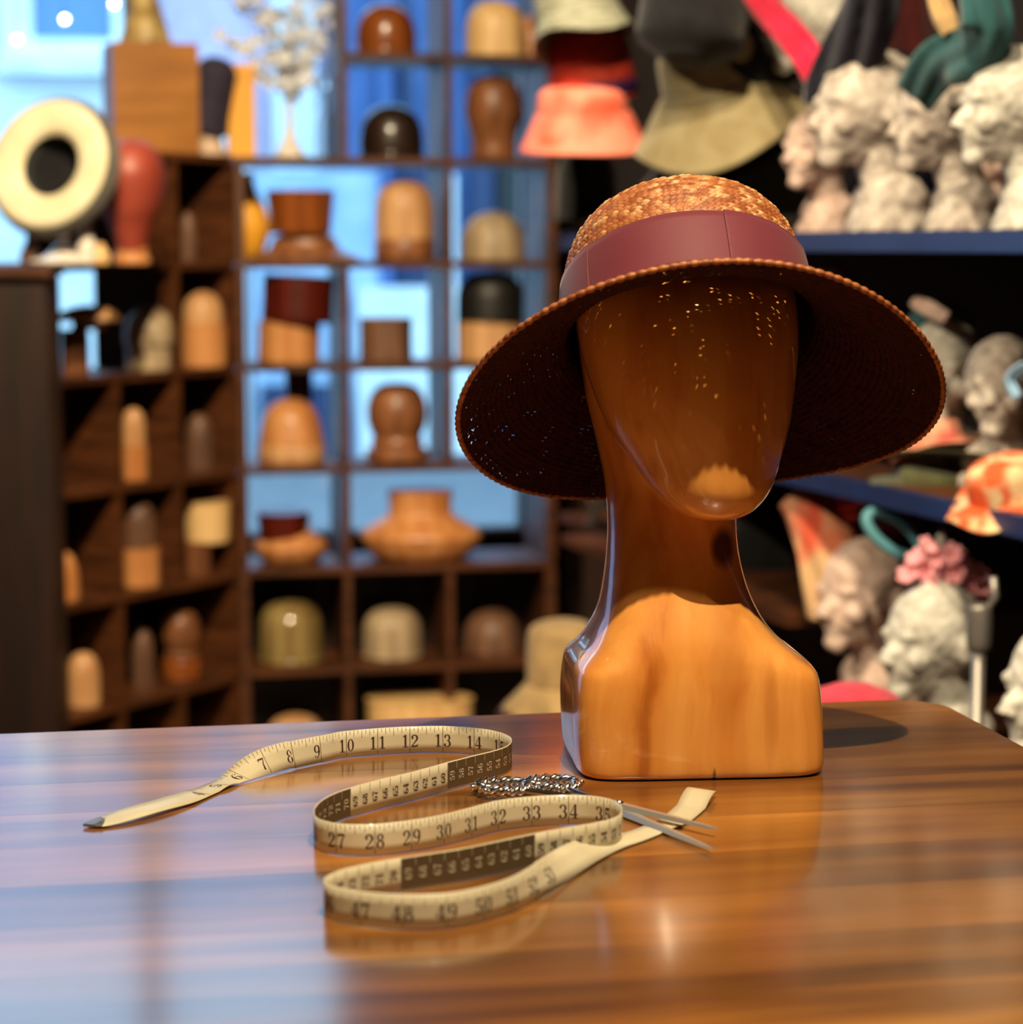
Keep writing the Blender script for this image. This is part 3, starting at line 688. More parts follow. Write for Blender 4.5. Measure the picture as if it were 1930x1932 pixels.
# big dark end cabinet in front of its left side
ca_ = thing('end_cabinet', 'tall near black wooden cabinet end at the left edge', 'cabinet', (P(96, 900, 4.6).x, 4.6, 0), R(6))
box('carcass', (-.9, 0, 0), (0, .3, 1.222), M['panel'], ca_, .004); box('cabinet_top', (-.92, -.02, 1.222), (.01, .3, 1.246), M['shelf'], ca_, .003)
for i in range(5): box('plank', (-.9+i*.18+.003, -.012, .04), (-.9+i*.18+.177, 0, 1.2), M['panel'], ca_, .002)

# ================================================================ HAT BLOCKS
PRO = {
 'dome': [(.97, 0), (1, .04), (1, .26), (.97, .46), (.89, .64), (.74, .80), (.52, .92), (.25, .985), (0, 1)],
 'tall': [(.96, 0), (1, .03), (1, .36), (.98, .58), (.9, .74), (.72, .88), (.42, .97), (0, 1)],
 'cone': [(1, 0), (1, .05), (.94, .3), (.84, .6), (.66, .82), (.4, .95), (.15, 1), (0, 1)],
 'head': [(.72, 0), (.78, .06), (.76, .2), (.86, .34), (1, .52), (.99, .7), (.86, .86), (.55, .97), (.2, 1), (0, 1)],
 'egg': [(.82, 0), (.86, .1), (.8, .2), (.92, .32), (1, .5), (.96, .7), (.78, .88), (.45, .98), (0, 1)],
 'puck': [(.92, 0), (1, .04), (1, .5), (1, .93), (.94, 1), (0, 1)],
 'bell': [(1, 0), (1, .1), (.86, .22), (.68, .4), (.6, .6), (.56, .8), (.4, .96), (0, 1)],
 'flare': [(.93, 0), (1, .05), (1, .12), (.82, .26), (.62, .42), (.55, .52), (.54, .7), (.56, .9), (.54, 1), (0, 1)],
 'brim': [(.7, 0), (.86, .1), (.99, .28), (1, .38), (.84, .5), (.6, .62), (.53, .68), (.52, .85), (.54, .98), (.5, 1), (0, 1)],
 'saucer': [(.5, 0), (.5, .3), (.9, .34), (1, .42), (.9, .62), (.6, .85), (.25, .98), (0, 1)],
 'band': [(.9, 0), (.95, .5), (1, .98), (.95, 1), (0, 1)],
}
def block(line, off, px0, px1, pyt, z0, kind, mat, label, pyb=None, base=None, tilt=0, name='hat_block', sy=1.0, group=None, yaw=0, basemat=None):
    l = line.off(off); px = (px0+px1)/2; x, y = l.at(px); wd = (px1-px0)/F*y/2
    if pyb is not None: z0 = P(px, pyb, y).z
    zt = P(px, pyt, y).z; hh = zt-z0
    t = thing(name, label, 'hat block', (x, y, z0), yaw, group, rot=(0, R(tilt), yaw))
    pb = 0
    if base:
        pb = base*hh; lathe('base', [(wd*.96, 0), (wd, .006), (wd, pb-.004), (wd*.97, pb), (0, pb)], M[basemat or mat], t, 36, sm=0)
    lathe('crown', [(r*wd*(.97 if base else 1), pb+z*(hh-pb)) for r, z in PRO[kind]], M[mat], t, 40, sy=sy)
    return t
bz = lambda k: BZ[k]+bt+.0005
# --- back shelf, top to bottom
block(BL, .12, 675, 790, 8, bz(6), 'dome', 'redbrown', 'glossy red-brown domed hat block in the top row left of the pale one', base=.14)
block(BL, .11, 880, 990, 2, bz(6), 'tall', 'light', 'pale yellow domed hat block in the top row, brightly lit')
block(BL, .19, 972, 1030, 30, bz(6), 'dome', 'orange', 'orange wooden hat block peeping out behind the pale yellow one')
block(BL, .12, 680, 803, 198, bz(5), 'dome', 'ebony', 'near black rounded hat block on the shelf below the red-brown dome', base=.12)
block(BL, .12, 878, 985, 143, bz(5), 'head', 'brown', 'tall brown head shaped hat block with a narrowed neck')
block(BL, .10, 475, 680, 440, bz(4), 'bell', 'brown', 'wide flaring brown and tan brim block under a dark collar block', sy=.7)
block(BL, .10, 508, 634, 362, None, 'band', 'redbrown', 'short dark red-brown collar block stacked on the wide brim block', pyb=442)
block(BL, .11, 708, 822, 340, bz(4), 'tall', 'tan', 'tall tan domed hat block on a darker base beside the window light', base=.26, basemat='brown')
block(BL, .12, 870, 990, 400, bz(4), 'dome', 'grey', 'pale greyish tan domed hat block right of the tall tan one')
block(BL, .11, 487, 603, 606, bz(3), 'puck', 'orange', 'orange drum shaped hat block carrying a dark red one', tilt=2)
block(BL, .10, 495, 628, 520, None, 'puck', 'oxblood', 'dark oxblood drum shaped hat block stacked on an orange one', pyb=607, tilt=3)
block(BL, .12, 680, 778, 600, bz(3), 'puck', 'dusk', 'small flat topped brownish hat block alone in the middle compartment')
block(BL, .12, 862, 985, 606, bz(3), 'puck', 'tan', 'low tan hat block carrying a black one at the right')
block(BL, .12, 862, 988, 512, None, 'tall', 'blackwood', 'black domed hat block stacked on a low tan block', pyb=609)
block(BL, .11, 485, 612, 752, bz(2), 'cone', 'orange', 'orange-tan slanting hat block with a pale base', base=.28, basemat='tan', tilt=0)
block(BL, .20, 538, 590, 700, bz(2), 'puck', 'oxblood', 'narrow dark red block standing behind the slanting orange block')
block(BL, .12, 690, 808, 722, bz(2), 'egg', 'brown', 'egg shaped brown hat block with a waist and round base, haloed by the window', base=.15)
block(BL, .11, 475, 615, 970, bz(1), 'brim', 'orange', 'small brim block with a rust coloured crown at the left of the wide compartment')
block(BL, .10, 482, 580, 966, None, 'band', 'oxblood', 'low rust red crown block resting on a small brim block', pyb=1018)
block(BL, .10, 678, 906, 925, bz(1), 'brim', 'orange', 'large wide brimmed orange wooden hat block with upright collar', sy=.75)
block(BL, .10, 480, 606, 1132, bz(0), 'tall', 'olive_shine', 'shiny olive-tan domed hat block in the lower left compartment', base=.1)
block(BL, .11, 680, 795, 1146, bz(0), 'tall', 'grey', 'greyish tan domed hat block in the lower middle compartment', base=.1)
block(BL, .13, 873, 985, 1150, bz(0), 'dome', 'dusk', 'dark brown rounded hat block in the lower right compartment')
block(BL, .08, 495, 605, 1348, .045, 'dome', 'tan', 'tan domed hat block just showing above the table edge at the left')
block(BL, .06, 688, 890, 1316, .045, 'puck', 'light', 'broad yellow-tan flat topped hat block just above the table edge', sy=.7)
# --- left shelf
block(LL, .055, 105, 236, 576, None, 'saucer', 'tan', 'flat tan saucer shaped hat block balanced on a dark stand', pyb=622, sy=.6)
block(LL, .055, 118, 170, 622, bz(3), 'puck', 'brown', 'dark brown stand block beneath the tan saucer block')
block(LL, .055, 240, 325, 648, bz(3), 'puck', 'grey', 'greyish drum block under a rounded pale one on the left shelf')
block(LL, .055, 236, 332, 580, None, 'dome', 'grey', 'rounded pale grey block stacked on a drum in the left shelf', pyb=650)
block(LL, .055, 344, 430, 612, bz(3), 'puck', 'orange', 'orange drum block beneath a ball shaped block')
block(LL, .055, 347, 424, 550, None, 'dome', 'tan', 'ball topped tan block stacked on an orange drum', pyb=613)
block(LL, .055, 228, 276, 840, bz(2), 'puck', 'orange', 'narrow orange base block under a slender pointed block')
block(LL, .055, 229, 273, 770, None, 'tall', 'tan', 'slender tan pointed block stacked on a narrow orange one', pyb=842)
block(LL, .08, 348, 402, 780, bz(2), 'tall', 'dusk', 'tall dim brown block in the shadowed compartment by the corner')
block(LL, .08, 344, 376, 400, bz(4), 'tall', 'dusk', 'slim dim block standing in the uppermost left compartment')
block(LL, .08, 386, 428, 420, bz(4), 'tall', 'panel', 'slim very dark block beside the slim dim block')
block(LL, .055, 222, 296, 1032, bz(1), 'puck', 'orange', 'orange drum block under a dark rounded block')
block(LL, .055, 224, 290, 946, None, 'tall', 'dusk', 'dark rounded block stacked on an orange drum', pyb=1033)
block(LL, .055, 345, 392, 1022, bz(1), 'puck', 'brown', 'small brown pedestal block under a wider pale drum')
block(LL, .055, 342, 434, 946, None, 'band', 'light', 'pale wide drum stacked on a small brown pedestal block', pyb=1022)
block(LL, .055, 84, 142, 1040, bz(1), 'dome', 'orange', 'orange rounded block half hidden by the dark cabinet end')
block(LL, .06, 114, 178, 1230, bz(0), 'tall', 'tan', 'tall tan domed block at the bottom left of the shelf')
block(LL, .08, 238, 282, 1185, bz(0), 'tall', 'dusk', 'shadowy slender block in the bottom row left of the ringed block')
block(LL, .07, 296, 372, 1150, bz(0), 'egg', 'brown', 'brown ringed egg shaped block in the bottom row', base=.3, basemat='redbrown')

# ================================================================ ON TOP OF THE LEFT SHELF AND CABINET
zt = BZ[5]+bt+.001
l = LL.off(.12); x, y = l.at(285)
bx = thing('wooden_box', 'orange plywood display box carrying a gilded head', 'box', (x, y, zt), la-R(38))
x0 = P(205, 200, y).x-x; x1 = P(366, 200, y).x-x; zh = P(285, 92, y).z-zt
for nm, lo, hi in (('front_panel', (x0, -.07, 0), (x1, -.06, zh)), ('back_panel', (x0, .06, 0), (x1, .07, zh)), ('side_panel', (x0, -.06, 0), (x0+.01, .06, zh)), ('side_panel', (x1-.01, -.06, 0), (x1, .06, zh)), ('lid', (x0, -.07, zh), (x1, .07, zh+.008))):
    box(nm, lo, hi, M['amber'], bx, .001)
g = thing('gilded_head', 'gilded plaster head cut off by the top edge, on the orange box', 'mannequin', (x+.002, y, zt+zh+.009))
bm = bmesh.new(); ell(bm, (0, 0, .17), (.05, .06, .075)); ell(bm, (0, -.05, .15), (.012, .015, .02)); ell(bm, (0, -.02, .09), (.035, .04, .05))
bmesh.ops.create_cone(bm, cap_ends=True, segments=28, radius1=.062, radius2=.034, depth=.1, matrix=Matrix.Translation((0, 0, .05)))
remeshed('plaster_head', bm, M['gold_head'], g, .005, 5)
lathe('hair', [(.058, 0), (.062, .03), (.05, .07), (.03, .09), (0, .092)], M['f_charcoal'], g, 28, loc=(-.012, .01, .15))
# dark hatted mannequin
def cloche(name, label, loc, rc=.09, hc=.11, rb=.14, drop=.04, wav=.008, mat='f_black', band_=None, rot=(0, 0, 0), ph=0, sy=1.1, flat=.75, k=2, th=.003, cat='hat', group=None, inner=None):
    t = thing(name, label, cat, loc, 0, group, rot=rot)
    def wv(a, r):
        q = max(0, (r-rc)/(rb-rc)); return q*(wav*math.sin(k*a+ph)+wav*.4*math.sin(3*a+ph*2))
    lathe('crown', [(0, hc), (rc*.35, hc*.99), (rc*flat, hc*.93), (rc*.93, hc*.72), (rc*.98, hc*.4), (rc, 0)], M[mat], t, 48, sy=sy, thick=th)
    if rb > rc: lathe('brim', [(rc, 0), (rc+(rb-rc)*.12, -drop*.08), (rc+(rb-rc)*.6, -drop*.6), (rb, -drop)], M[mat], t, 64, sy=sy, wav=wv, thick=th)
    if inner: lathe('lining', [(0, hc-.006), (rc*.6, hc*.9), (rc*.9, hc*.6), (rc*.955, 0)], M[inner], t, 40, sy=sy, thick=.001)
    if band_: lathe('ribbon', [(rc*1.0+.002, .002), (rc*.99+.003, .03)], M[band_], t, 48, sy=sy, thick=.002, sm=0)
    return t
x, y = LL.off(.13).at(402)
mh = thing('mannequin_head', 'small beige mannequin head under a dark violet hat behind the orange box', 'mannequin', (x, y, zt), R(20))
bm = bmesh.new(); ell(bm, (0, 0, .15), (.036, .045, .055)); ell(bm, (0, -.045, .14), (.008, .012, .014)); ell(bm, (0, 0, .09), (.02, .022, .05))
bmesh.ops.create_cone(bm, cap_ends=True, segments=24, radius1=.045, radius2=.022, depth=.07, matrix=Matrix.Translation((0, 0, .035)))
remeshed('plaster_head', bm, M['skin'], mh, .004, 4)
cloche('felt_hat', 'dark violet felt cloche on the small mannequin behind the orange box', (x+.008, y, zt+.15), .05, .088, .056, .085, .006, 'f_lilac', flat=.6, rot=(R(8), R(14), 0))
x, y = BL.off(.14).at(462)
gb = thing('yellow_box', 'golden yellow card box standing between the mannequin and the blossom vase', 'box', (x, y, zt), PH)
box('carton', (-.033, -.04, 0), (.03, .04, P(457, 128, y).z-zt), M['gold'], gb, .001); box('lid', (-.036, -.043, P(457, 150, y).z-zt), (.033, .043, P(457, 124, y).z-zt), M['gold'], gb, .001)
x, y = BL.off(.22).at(475)
ob = thing('orange_vase', 'orange rounded vase behind the wide brim block at the left post', 'vase', (x-.01, y, BZ[4]+bt+.001))
lathe('vessel', [(.03, 0), (.05, .03), (.062, .08), (.05, .13), (.03, .17), (.022, .2), (.026, .215)], M['gold'], ob, 32)
# tilted cream hat on a stand
x, y = P(100, 300, 4.78).x, 4.78
cz = P(100, 312, 4.78).z; cabz = 1.247
st = thing('hat_stand', 'turned whitish hat stand under the tilted cream straw hat', 'stand', (x+.01, y+.05, cabz))
lathe('foot', [(.07, 0), (.072, .008), (.04, .018), (.018, .04), (0, .04)], M['porcelain'], st, 32); lathe('stem', [(.012, .03), (.01, .05), (.014, .075), (.009, .1), (.009, .118), (0, .118)], M['porcelain'], st, 20)
ch = thing('cream_hat', 'large tilted hat with cream underside, dark opening and grey outer edge, left edge', 'hat', P(92, 310, 4.78)+Vector((0, 0, 0)), 0)
ch.rotation_euler = Vector((-.36, -1, .30)).to_track_quat('Z', 'Y').to_euler()
rr = .5*(225)/F*4.78*1.08
rr = .137
lathe('underbrim', [(.066, -.012), (.076, 0), (.1, .006), (rr*.93, .006), (rr, -.002)], M['f_cream'], ch, 64, thick=.003)
lathe('outer_brim', [(rr, -.001), (rr*1.07, -.014), (rr*1.08, -.032), (rr*1.0, -.046), (rr*.7, -.055), (.062, -.06)], M['f_grey'], ch, 64, thick=.003)
lathe('crown', [(.067, -.012), (.067, -.03), (.064, -.05), (.05, -.062), (0, -.066)], M['f_black'], ch, 48, thick=.003)
# terracotta head block
x, y = LL.off(-.02).at(246); y = 4.93; x = P(246, 300, y).x
tb = thing('terracotta_head', 'matt terracotta egg shaped head on a tapering neck, right of the cream hat', 'hat block', (x, y, cabz-.0005))
zt2 = P(246, 262, y).z-cabz; wd = 64/F*y
lathe('egg_head', [(.032, .03), (.037, .05), (wd*.66, .085), (wd*.86, .12), (wd, .17), (wd*.99, .205), (wd*.75, zt2-.022), (wd*.4, zt2-.004), (0, zt2)], M['terracotta'], tb, 44, sy=1.1)
lathe('neck', [(.04, 0), (.04, .01), (.034, .02), (.031, .04), (0, .041)], M['orange'], tb, 32)
for i, (px, hh, rr_, m_, lb) in enumerate(((165, .085, .018, 'porcelain', 'small whitish bottle on the cabinet between hat stand and terracotta head'), (190, .04, .02, 'light', 'small pale wooden pot left of the terracotta head'), (60, .05, .022, 'dusk', 'low dim pot under the cream hat at the left edge'))):
    q = P(px, 500, 4.80+.02*i); t = thing('small_pot', lb, 'pot', (q.x, q.y, cabz))
    lathe('vessel', [(rr_, 0), (rr_*1.05, hh*.4), (rr_*.7, hh*.75), (rr_*.5, hh*.9), (rr_*.55, hh)], M[m_], t, 24)
    lathe('stopper', [(rr_*.4, hh), (rr_*.4, hh*1.08), (0, hh*1.1)], M[m_], t, 16)
# blossom branches in a vase
x, y = BL.off(.12).at(552)
bv = thing('blossom_vase', 'slender white porcelain vase of pale blossom branches in the window', 'vase', (x, y, zt))
lathe('vessel', [(.036, 0), (.038, .006), (.022, .03), (.012, .06), (.008, .1), (.009, .135), (.012, .14)], M['porcelain'], bv, 32)
rnd = random.Random(3); pet = []
pm = bmesh.new()
for a in range(5):
    mt = Matrix.Rotation(a*2*math.pi/5, 4, 'Z') @ Matrix.Translation((.010, 0, .002)) @ Matrix.Rotation(R(-25), 4, 'Y') @ Matrix.Diagonal(((.0115), .0085, .002, 1))
    bmesh.ops.create_uvsphere(pm, u_segments=6, v_segments=4, radius=1, matrix=mt)
pme = bpy.data.meshes.new('blossom'); pm.to_mesh(pme); pm.free(); pme.materials.append(M['petal'])
for bq in range(13):
    az = rnd.uniform(0, 2*math.pi); sp_ = rnd.uniform(.05, .20); hh = rnd.uniform(.08, .36)
    p_ = [Vector((0, 0, .12))]
    for k in range(1, 9):
        t_ = k/8; p_.append(Vector((math.cos(az)*sp_*t_**1.4+rnd.uniform(-.006, .006), math.sin(az)*sp_*.5*t_**1.4, .12+hh*t_)))
    tube('branch', p_, [.0022*(1-.7*i/8) for i in range(9)], M['twig'], bv, 5)
    for k in range(3, 9):
        for _ in range(2):
            o = link('blossom', pme, None, bv); q = p_[k]+Vector((rnd.uniform(-.02, .02), rnd.uniform(-.02, .02), rnd.uniform(-.015, .015)))
            o.location = q; o.rotation_euler = (rnd.uniform(-1.5, 1.5), rnd.uniform(-1.5, 1.5), 0)
x, y = BL.off(.16).at(618)
gt = thing('glass_bottle', 'tall clear glass bottle beside the blossom vase', 'bottle', (x, y, zt))
gg, N, L, b = newmat('clear_bottle_glass'); b.inputs['Transmission Weight'].default_value = 1; b.inputs['Roughness'].default_value = .02; M['bglass'] = gg
lathe('vessel', [(.022, 0), (.024, .01), (.024, .09), (.01, .12), (.009, .16), (.011, .165)], M['bglass'], gt, 24, thick=.0015)
lathe('stopper', [(.006, .15), (.006, .168), (.014, .18), (.01, .2), (0, .205)], M['bglass'], gt, 16)
# bare bulbs of a light string in the window
M['bulb'] = plain('glowing_bulb', (255, 250, 255), .3, emit=14)
for i, (px, py, lb) in enumerate(((123, 37, 'glowing round bulb in front of the far blue window'), (33, 75, 'glowing round bulb at the left on the far window frame'), (216, 8, 'glowing round bulb beside the gilded head'), (583, 95, 'glowing round bulb at the right of the blossoms'))):
    q = P(px, py, 6.0); t = thing('light_bulb', lb, 'bulb', q, 0)
    bm = bmesh.new(); bmesh.ops.create_uvsphere(bm, u_segments=16, v_segments=10, radius=.0075)
    me = bpy.data.meshes.new('globe'); bm.to_mesh(me); bm.free(); link('globe', me, M['bulb'], t)
    lathe('cap', [(.004, .006), (.004, .016), (0, .017)], M['blackmetal'], t, 10, sm=0); tube('cord', [(0, 0, .016), (0, 0, 3.1-q.z)], .0008, M['blackmetal'], t, 5)

# ================================================================ RIGHT HAND DISPLAY SHELVING
RZ = [1.307, .952, .59]
rs = thing('display_shelving', 'display shelving with navy painted shelf edges along the right wall', 'shelf', (RL.base.x, RL.base.y, 0), ang)
# local x along RD, local y: rn side
ysg = 1 if Vector((-RD.y, RD.x)).dot(rn) > 0 else -1
def rb(nm, t0, t1, o0, o1, z0, z1, m, bev=.001):
    ya, yb = sorted((o0*ysg, o1*ysg)); return box(nm, (t0, ya, z0), (t1, yb, z1), M[m], rs, bev)
for i, z in enumerate(RZ):
    m = 'navyedge' if i < 2 else 'shelf'
    rb('shelf_board', -1.02 if i < 2 else .1, 1.9, .004, .42, z-.024, z, 'shelf'); rb('shelf_edge', -1.02 if i < 2 else .1, 1.9, -.008, .004, z-.029, z, m)
rb('shelf_board', -1.02, 1.9, .0, .42, .12, .14, 'shelf'); rb('shelf_board', -1.02, 1.9, .0, .42, 2.2, 2.22, 'panel'); rb('shelf_board', -1.02, .02, .0, .42, .70, .72, 'shelf')
for z in (z_ for z_ in (1.307, .952, .72)): rb('shelf_board', -1.37, -1.021, .12, .42, z-.02, z, 'shelf')
for t in (-1.37, .4, 1.88): rb('upright', t, t+.02, .39, .42, 0, 2.4, 'panel')
rb('upright', -1.37, -1.35, .39, .42, .0, .70, 'panel')
def rat(px, off): return RL.off(0) and Line(RL.base+rn*off, RD).at(px)
# papier mache busts
def bustmesh(seed):
    bm = bmesh.new()
    ell(bm, (.035, 0, .205), (.084, .070, .082), Matrix.Rotation(R(18), 3, 'Y').to_euler().to_quaternion())
    ell(bm, (.076, 0, .160), (.044, .044, .058), Matrix.Rotation(R(20), 3, 'Y').to_quaternion())
    bmesh.ops.create_cone(bm, cap_ends=True, segments=12, radius1=.016, radius2=.005, depth=.055, matrix=Matrix.Translation((.120, 0, .180)) @ Matrix.Rotation(R(-28), 4, 'Y'))
    ell(bm, (.117, 0, .146), (.011, .018, .007)); ell(bm, (.114, 0, .132), (.011, .016, .007)); ell(bm, (.106, 0, .114), (.016, .022, .016))
    for s_ in (-1, 1):
        ell(bm, (.030, s_*.070, .185), (.014, .008, .024)); ell(bm, (.112, s_*.024, .204), (.009, .018, .006)); ell(bm, (.107, s_*.024, .190), (.008, .012, .007)); ell(bm, (.096, s_*.038, .165), (.018, .014, .018))
    ell(bm, (.015, 0, .11), (.042, .042, .08), Matrix.Rotation(R(14), 3, 'Y').to_quaternion())
    ell(bm, (0, 0, .045), (.055, .082, .05))
    bmesh.ops.create_cone(bm, cap_ends=True, segments=32, radius1=.092, radius2=.05, depth=.08, matrix=Matrix.Translation((0, 0, .04)) @ Matrix.Diagonal((.75, 1.05, 1, 1)))
    return bm
proto_bust = {}
def pbust(px, off, pytop, z0, yaw, mat, label, tilt=0, name='papier_mache_bust'):
    x, y = rat(px, off); zt_ = P(px, pytop, y).z; sc_ = (zt_-z0)/.287
    t = thing(name, label, 'mannequin head', (x, y, z0+.0005), rot=(0, 0, yaw))
    if mat not in proto_bust:
        o = remeshed('bust', bustmesh(1), M[mat], t, .0045, 3, .5); proto_bust[mat] = o
        tx = bpy.data.textures.get('lumps') or bpy.data.textures.new('lumps', 'CLOUDS'); tx.noise_scale = .02
        d = o.modifiers.new('lumps', 'DISPLACE'); d.texture = tx; d.strength = .009; d.mid_level = .5
    else:
        o = proto_bust[mat].copy(); C.objects.link(o); o.parent = t
    t.scale = (sc_, sc_, sc_); return t
def stand(px, off, z0, ztop, label, bend=0):
    x, y = rat(px, off); t = thing('hat_stand', label, 'stand', (x, y, z0+.0005))
    lathe('foot', [(.05, 0), (.05, .006), (.012, .014), (0, .014)], M['blackmetal'], t, 28); tube('stem', [(0, 0, .01), (0, 0, ztop-z0)], .006, M['blackmetal'], t, 10)
    lathe('rest', [(.03, -.004), (.035, 0), (.02, .01), (0, .012)], M['blackmetal'], t, 20, loc=(0, 0, ztop-z0)); return x, y
z1, z2, z3 = RZ
L_ = R(180)
b1 = pbust(1672, .10, 92, z1, R(196), 'paper', 'newsprint papier-mache bust under the navy hat, facing left on the top navy shelf')
b2 = pbust(1812, .10, 118, z1, R(190), 'paper', 'newsprint papier-mache bust under the teal hat on the top navy shelf')
b3 = pbust(1945, .08, 88, z1, R(188), 'paperwhite', 'brighter papier-mache bust cut off by the right edge, top navy shelf')
pbust(1560, .12, 205, z1, R(215), 'paperpink', 'shorter pinkish papier-mache bust left of the others on the top navy shelf')
pbust(1870, .26, 240, z1, R(200), 'paperpink', 'small papier-mache bust behind the two large ones on the top shelf')
z5 = P(1575, -60, rat(1575, .2)[1]).z-.262; stand(1575, .2, z1, z5-.014, 'thin black stand carrying the tall white bust')
pbust(1575, .20, -60, z5, R(190), 'paperwhite', 'tall white bust behind the pink scarf, its face cut off by the top edge')
# middle shelf
pbust(1785, .16, 600, z2, R(250), 'paperwhite', 'cream papier-mache bust on the middle shelf wearing the small teal hat')
pbust(1898, .16, 632, z2, R(245), 'paper', 'papier-mache bust with a pale blue ribbon on the middle shelf at the right')
# lower shelf
pbust(1672, .12, 1010, z3, R(215), 'paperpink', 'pinkish papier-mache bust on the lower shelf behind the table')
pbust(1812, .05, 1092, z3, R(205), 'paperwhite', 'whitish papier-mache bust crowned with pink cloth flowers on the lower shelf')
pbust(2075, .02, 1160, z3, R(200), 'paperwhite', 'papier-mache bust barely entering at the lower right edge')
pbust(1395, .20, 970, .7205, R(200), 'paper', 'papier-mache bust mostly hidden behind the wooden neck, right side')
pbust(1120, .12, 925, .7205, R(330), 'paper', 'cream papier-mache bust seen left of the wooden neck')

def hat_at(px, py, off, **k):
    x, y = rat(px, off); q = P(px, py, y); k['loc'] = (q.x, q.y, q.z); return cloche(**k)
# top centre group of hats
x, y = stand(1110, .12, z1, P(1110, 20, rat(1110, .12)[1]).z, 'thin black hat stand on the top shelf holding the pale woven hat')
hat_at(1092, 36, -.025, name='straw_hat', label='pale green-cream ribbed straw hat in the upper middle, tipped left', rc=.078, hc=.09, rb=.094, drop=.05, wav=.012, mat='straw_cream', rot=(R(-16), R(-12), 0), k=2, ph=1)
hat_at(1122, 190, .03, name='straw_hat', label='woven red straw hat with a deep purple ribbon', rc=.082, hc=.135, rb=.083, drop=.002, wav=0, mat='straw_red', band_='f_purple', rot=(R(4), R(-9), 0), sy=1)
hat_at(1100, 212, .0, name='straw_hat', label='coral pink flared straw hat beneath the red one', rc=.086, hc=.05, rb=.122, drop=.070, wav=.003, mat='straw_pink', rot=(R(8), R(-2), 0), sy=1)
hat_at(1105, 405, .14, name='felt_cloche', label='black felt cloche standing on the top shelf below the coral straw hat', rc=.062, hc=.125, rb=.064, drop=.012, wav=.0, mat='f_black', sy=1.1)
x, y = stand(1335, .13, z1, P(1335, 150, rat(1335, .13)[1]).z, 'thin black hat stand behind the khaki felt hat')
hat_at(1352, 162, .05, name='felt_hat', label='large khaki-olive felt hat with a drooping brim, below the charcoal one', rc=.092, hc=.09, rb=.160, drop=.100, wav=.018, mat='f_olive', rot=(R(6), R(-14), 0), k=2, ph=2.2, sy=1.05)
hat_at(1360, 265, .12, name='felt_hat', label='black felt hat brim showing under the khaki hat', rc=.10, hc=.09, rb=.152, drop=.05, wav=.010, mat='f_black', rot=(R(4), R(-16), 0), k=2, ph=2.2, sy=1.0)
hat_at(1360, 300, .16, name='felt_hat', label='dark green felt hat hanging lowest beneath the black brim', rc=.09, hc=.08, rb=.155, drop=.11, wav=.008, mat='f_green', rot=(R(0), R(-10), 0), sy=1)
hat_at(1315, 0, -.04, name='bucket_hat', label='charcoal bucket hat upside of the khaki hat, cut by the top edge', rc=.088, hc=.105, rb=.09, drop=.01, wav=.004, mat='f_charcoal', rot=(R(165), R(12), 0), sy=1.05, flat=.5, inner='f_black')
hat_at(1400, 60, .10, name='felt_hat', label='black drooping hat between charcoal bucket and pink scarf', rc=.08, hc=.08, rb=.125, drop=.05, wav=.02, mat='f_black', rot=(R(2), R(24), 0), ph=1, sy=1)
# draped scarves and hats on the busts
def drape(name, label, cat, pts, width, mat, off, fold=.006, thick=.003, y_of=None):
    # a strip of cloth running through points (px,py,extra offset), with folds across its width
    w_ = []
    for px, py, o_ in pts:
        x, y = rat(px, off+o_); w_.append(tuple(P(px, py, y)))
    c = smoothprof(w_, 8); n = len(c); vs = []; m_ = 13; cen = Vector(c[n//2])
    for i, p in enumerate(c):
        p = Vector(p); t_ = (Vector(c[min(i+1, n-1)])-Vector(c[max(i-1, 0)])).normalized(); v_ = Vector((-.15, -1, .1)).normalized(); sd = t_.cross(v_).normalized()
        wv = width*(1 if isinstance(width, (int, float)) else 1)
        for k_ in range(m_):
            s_ = k_/(m_-1)*2-1; ww = wv*(.75+.25*math.sin(i/n*math.pi))
            vs.append(p-cen+sd*ww*s_+v_*(fold*math.cos(s_*7+i*.25)+(-.35*ww*s_*s_)))
    t = thing(name, label, cat, cen); o = link('cloth', mesh('cloth', vs, grid_faces(m_, n, False)), M[mat], t)
    md = o.modifiers.new('t', 'SOLIDIFY'); md.thickness = thick; md.offset = 0; return t
drape('pink_scarf', 'bright magenta-pink scarf hanging between the black hat and the white bust', 'scarf', [(1395, -60, 0), (1438, 5, 0), (1490, 60, 0), (1522, 105, 0), (1540, 150, 0)], .024, 'f_magenta', .02)
drape('navy_hat', 'crumpled navy hat hanging over the first large bust', 'hat', [(1660, -50, .0), (1640, 20, 0), (1610, 90, 0), (1572, 165, 0), (1560, 205, 0)], .045, 'f_navy', .02, .010)
drape('teal_hat', 'teal felt hat with a folded brim over the second bust on the top shelf', 'hat', [(1850, -40, 0), (1862, 50, 0), (1830, 95, 0), (1770, 120, 0), (1722, 185, 0)], .036, 'f_teal', -.01, .006)
drape('maroon_cloth', 'dark maroon cloth hanging between the navy and teal hats', 'cloth', [(1715, -60, 0), (1712, 20, 0), (1710, 100, 0)], .05, 'f_maroon', .24)
drape('buff_cloth', 'small buff lining fold inside the teal hat', 'cloth', [(1765, -10, 0), (1780, 30, 0), (1795, 60, 0)], .014, 'f_beige', -.005)
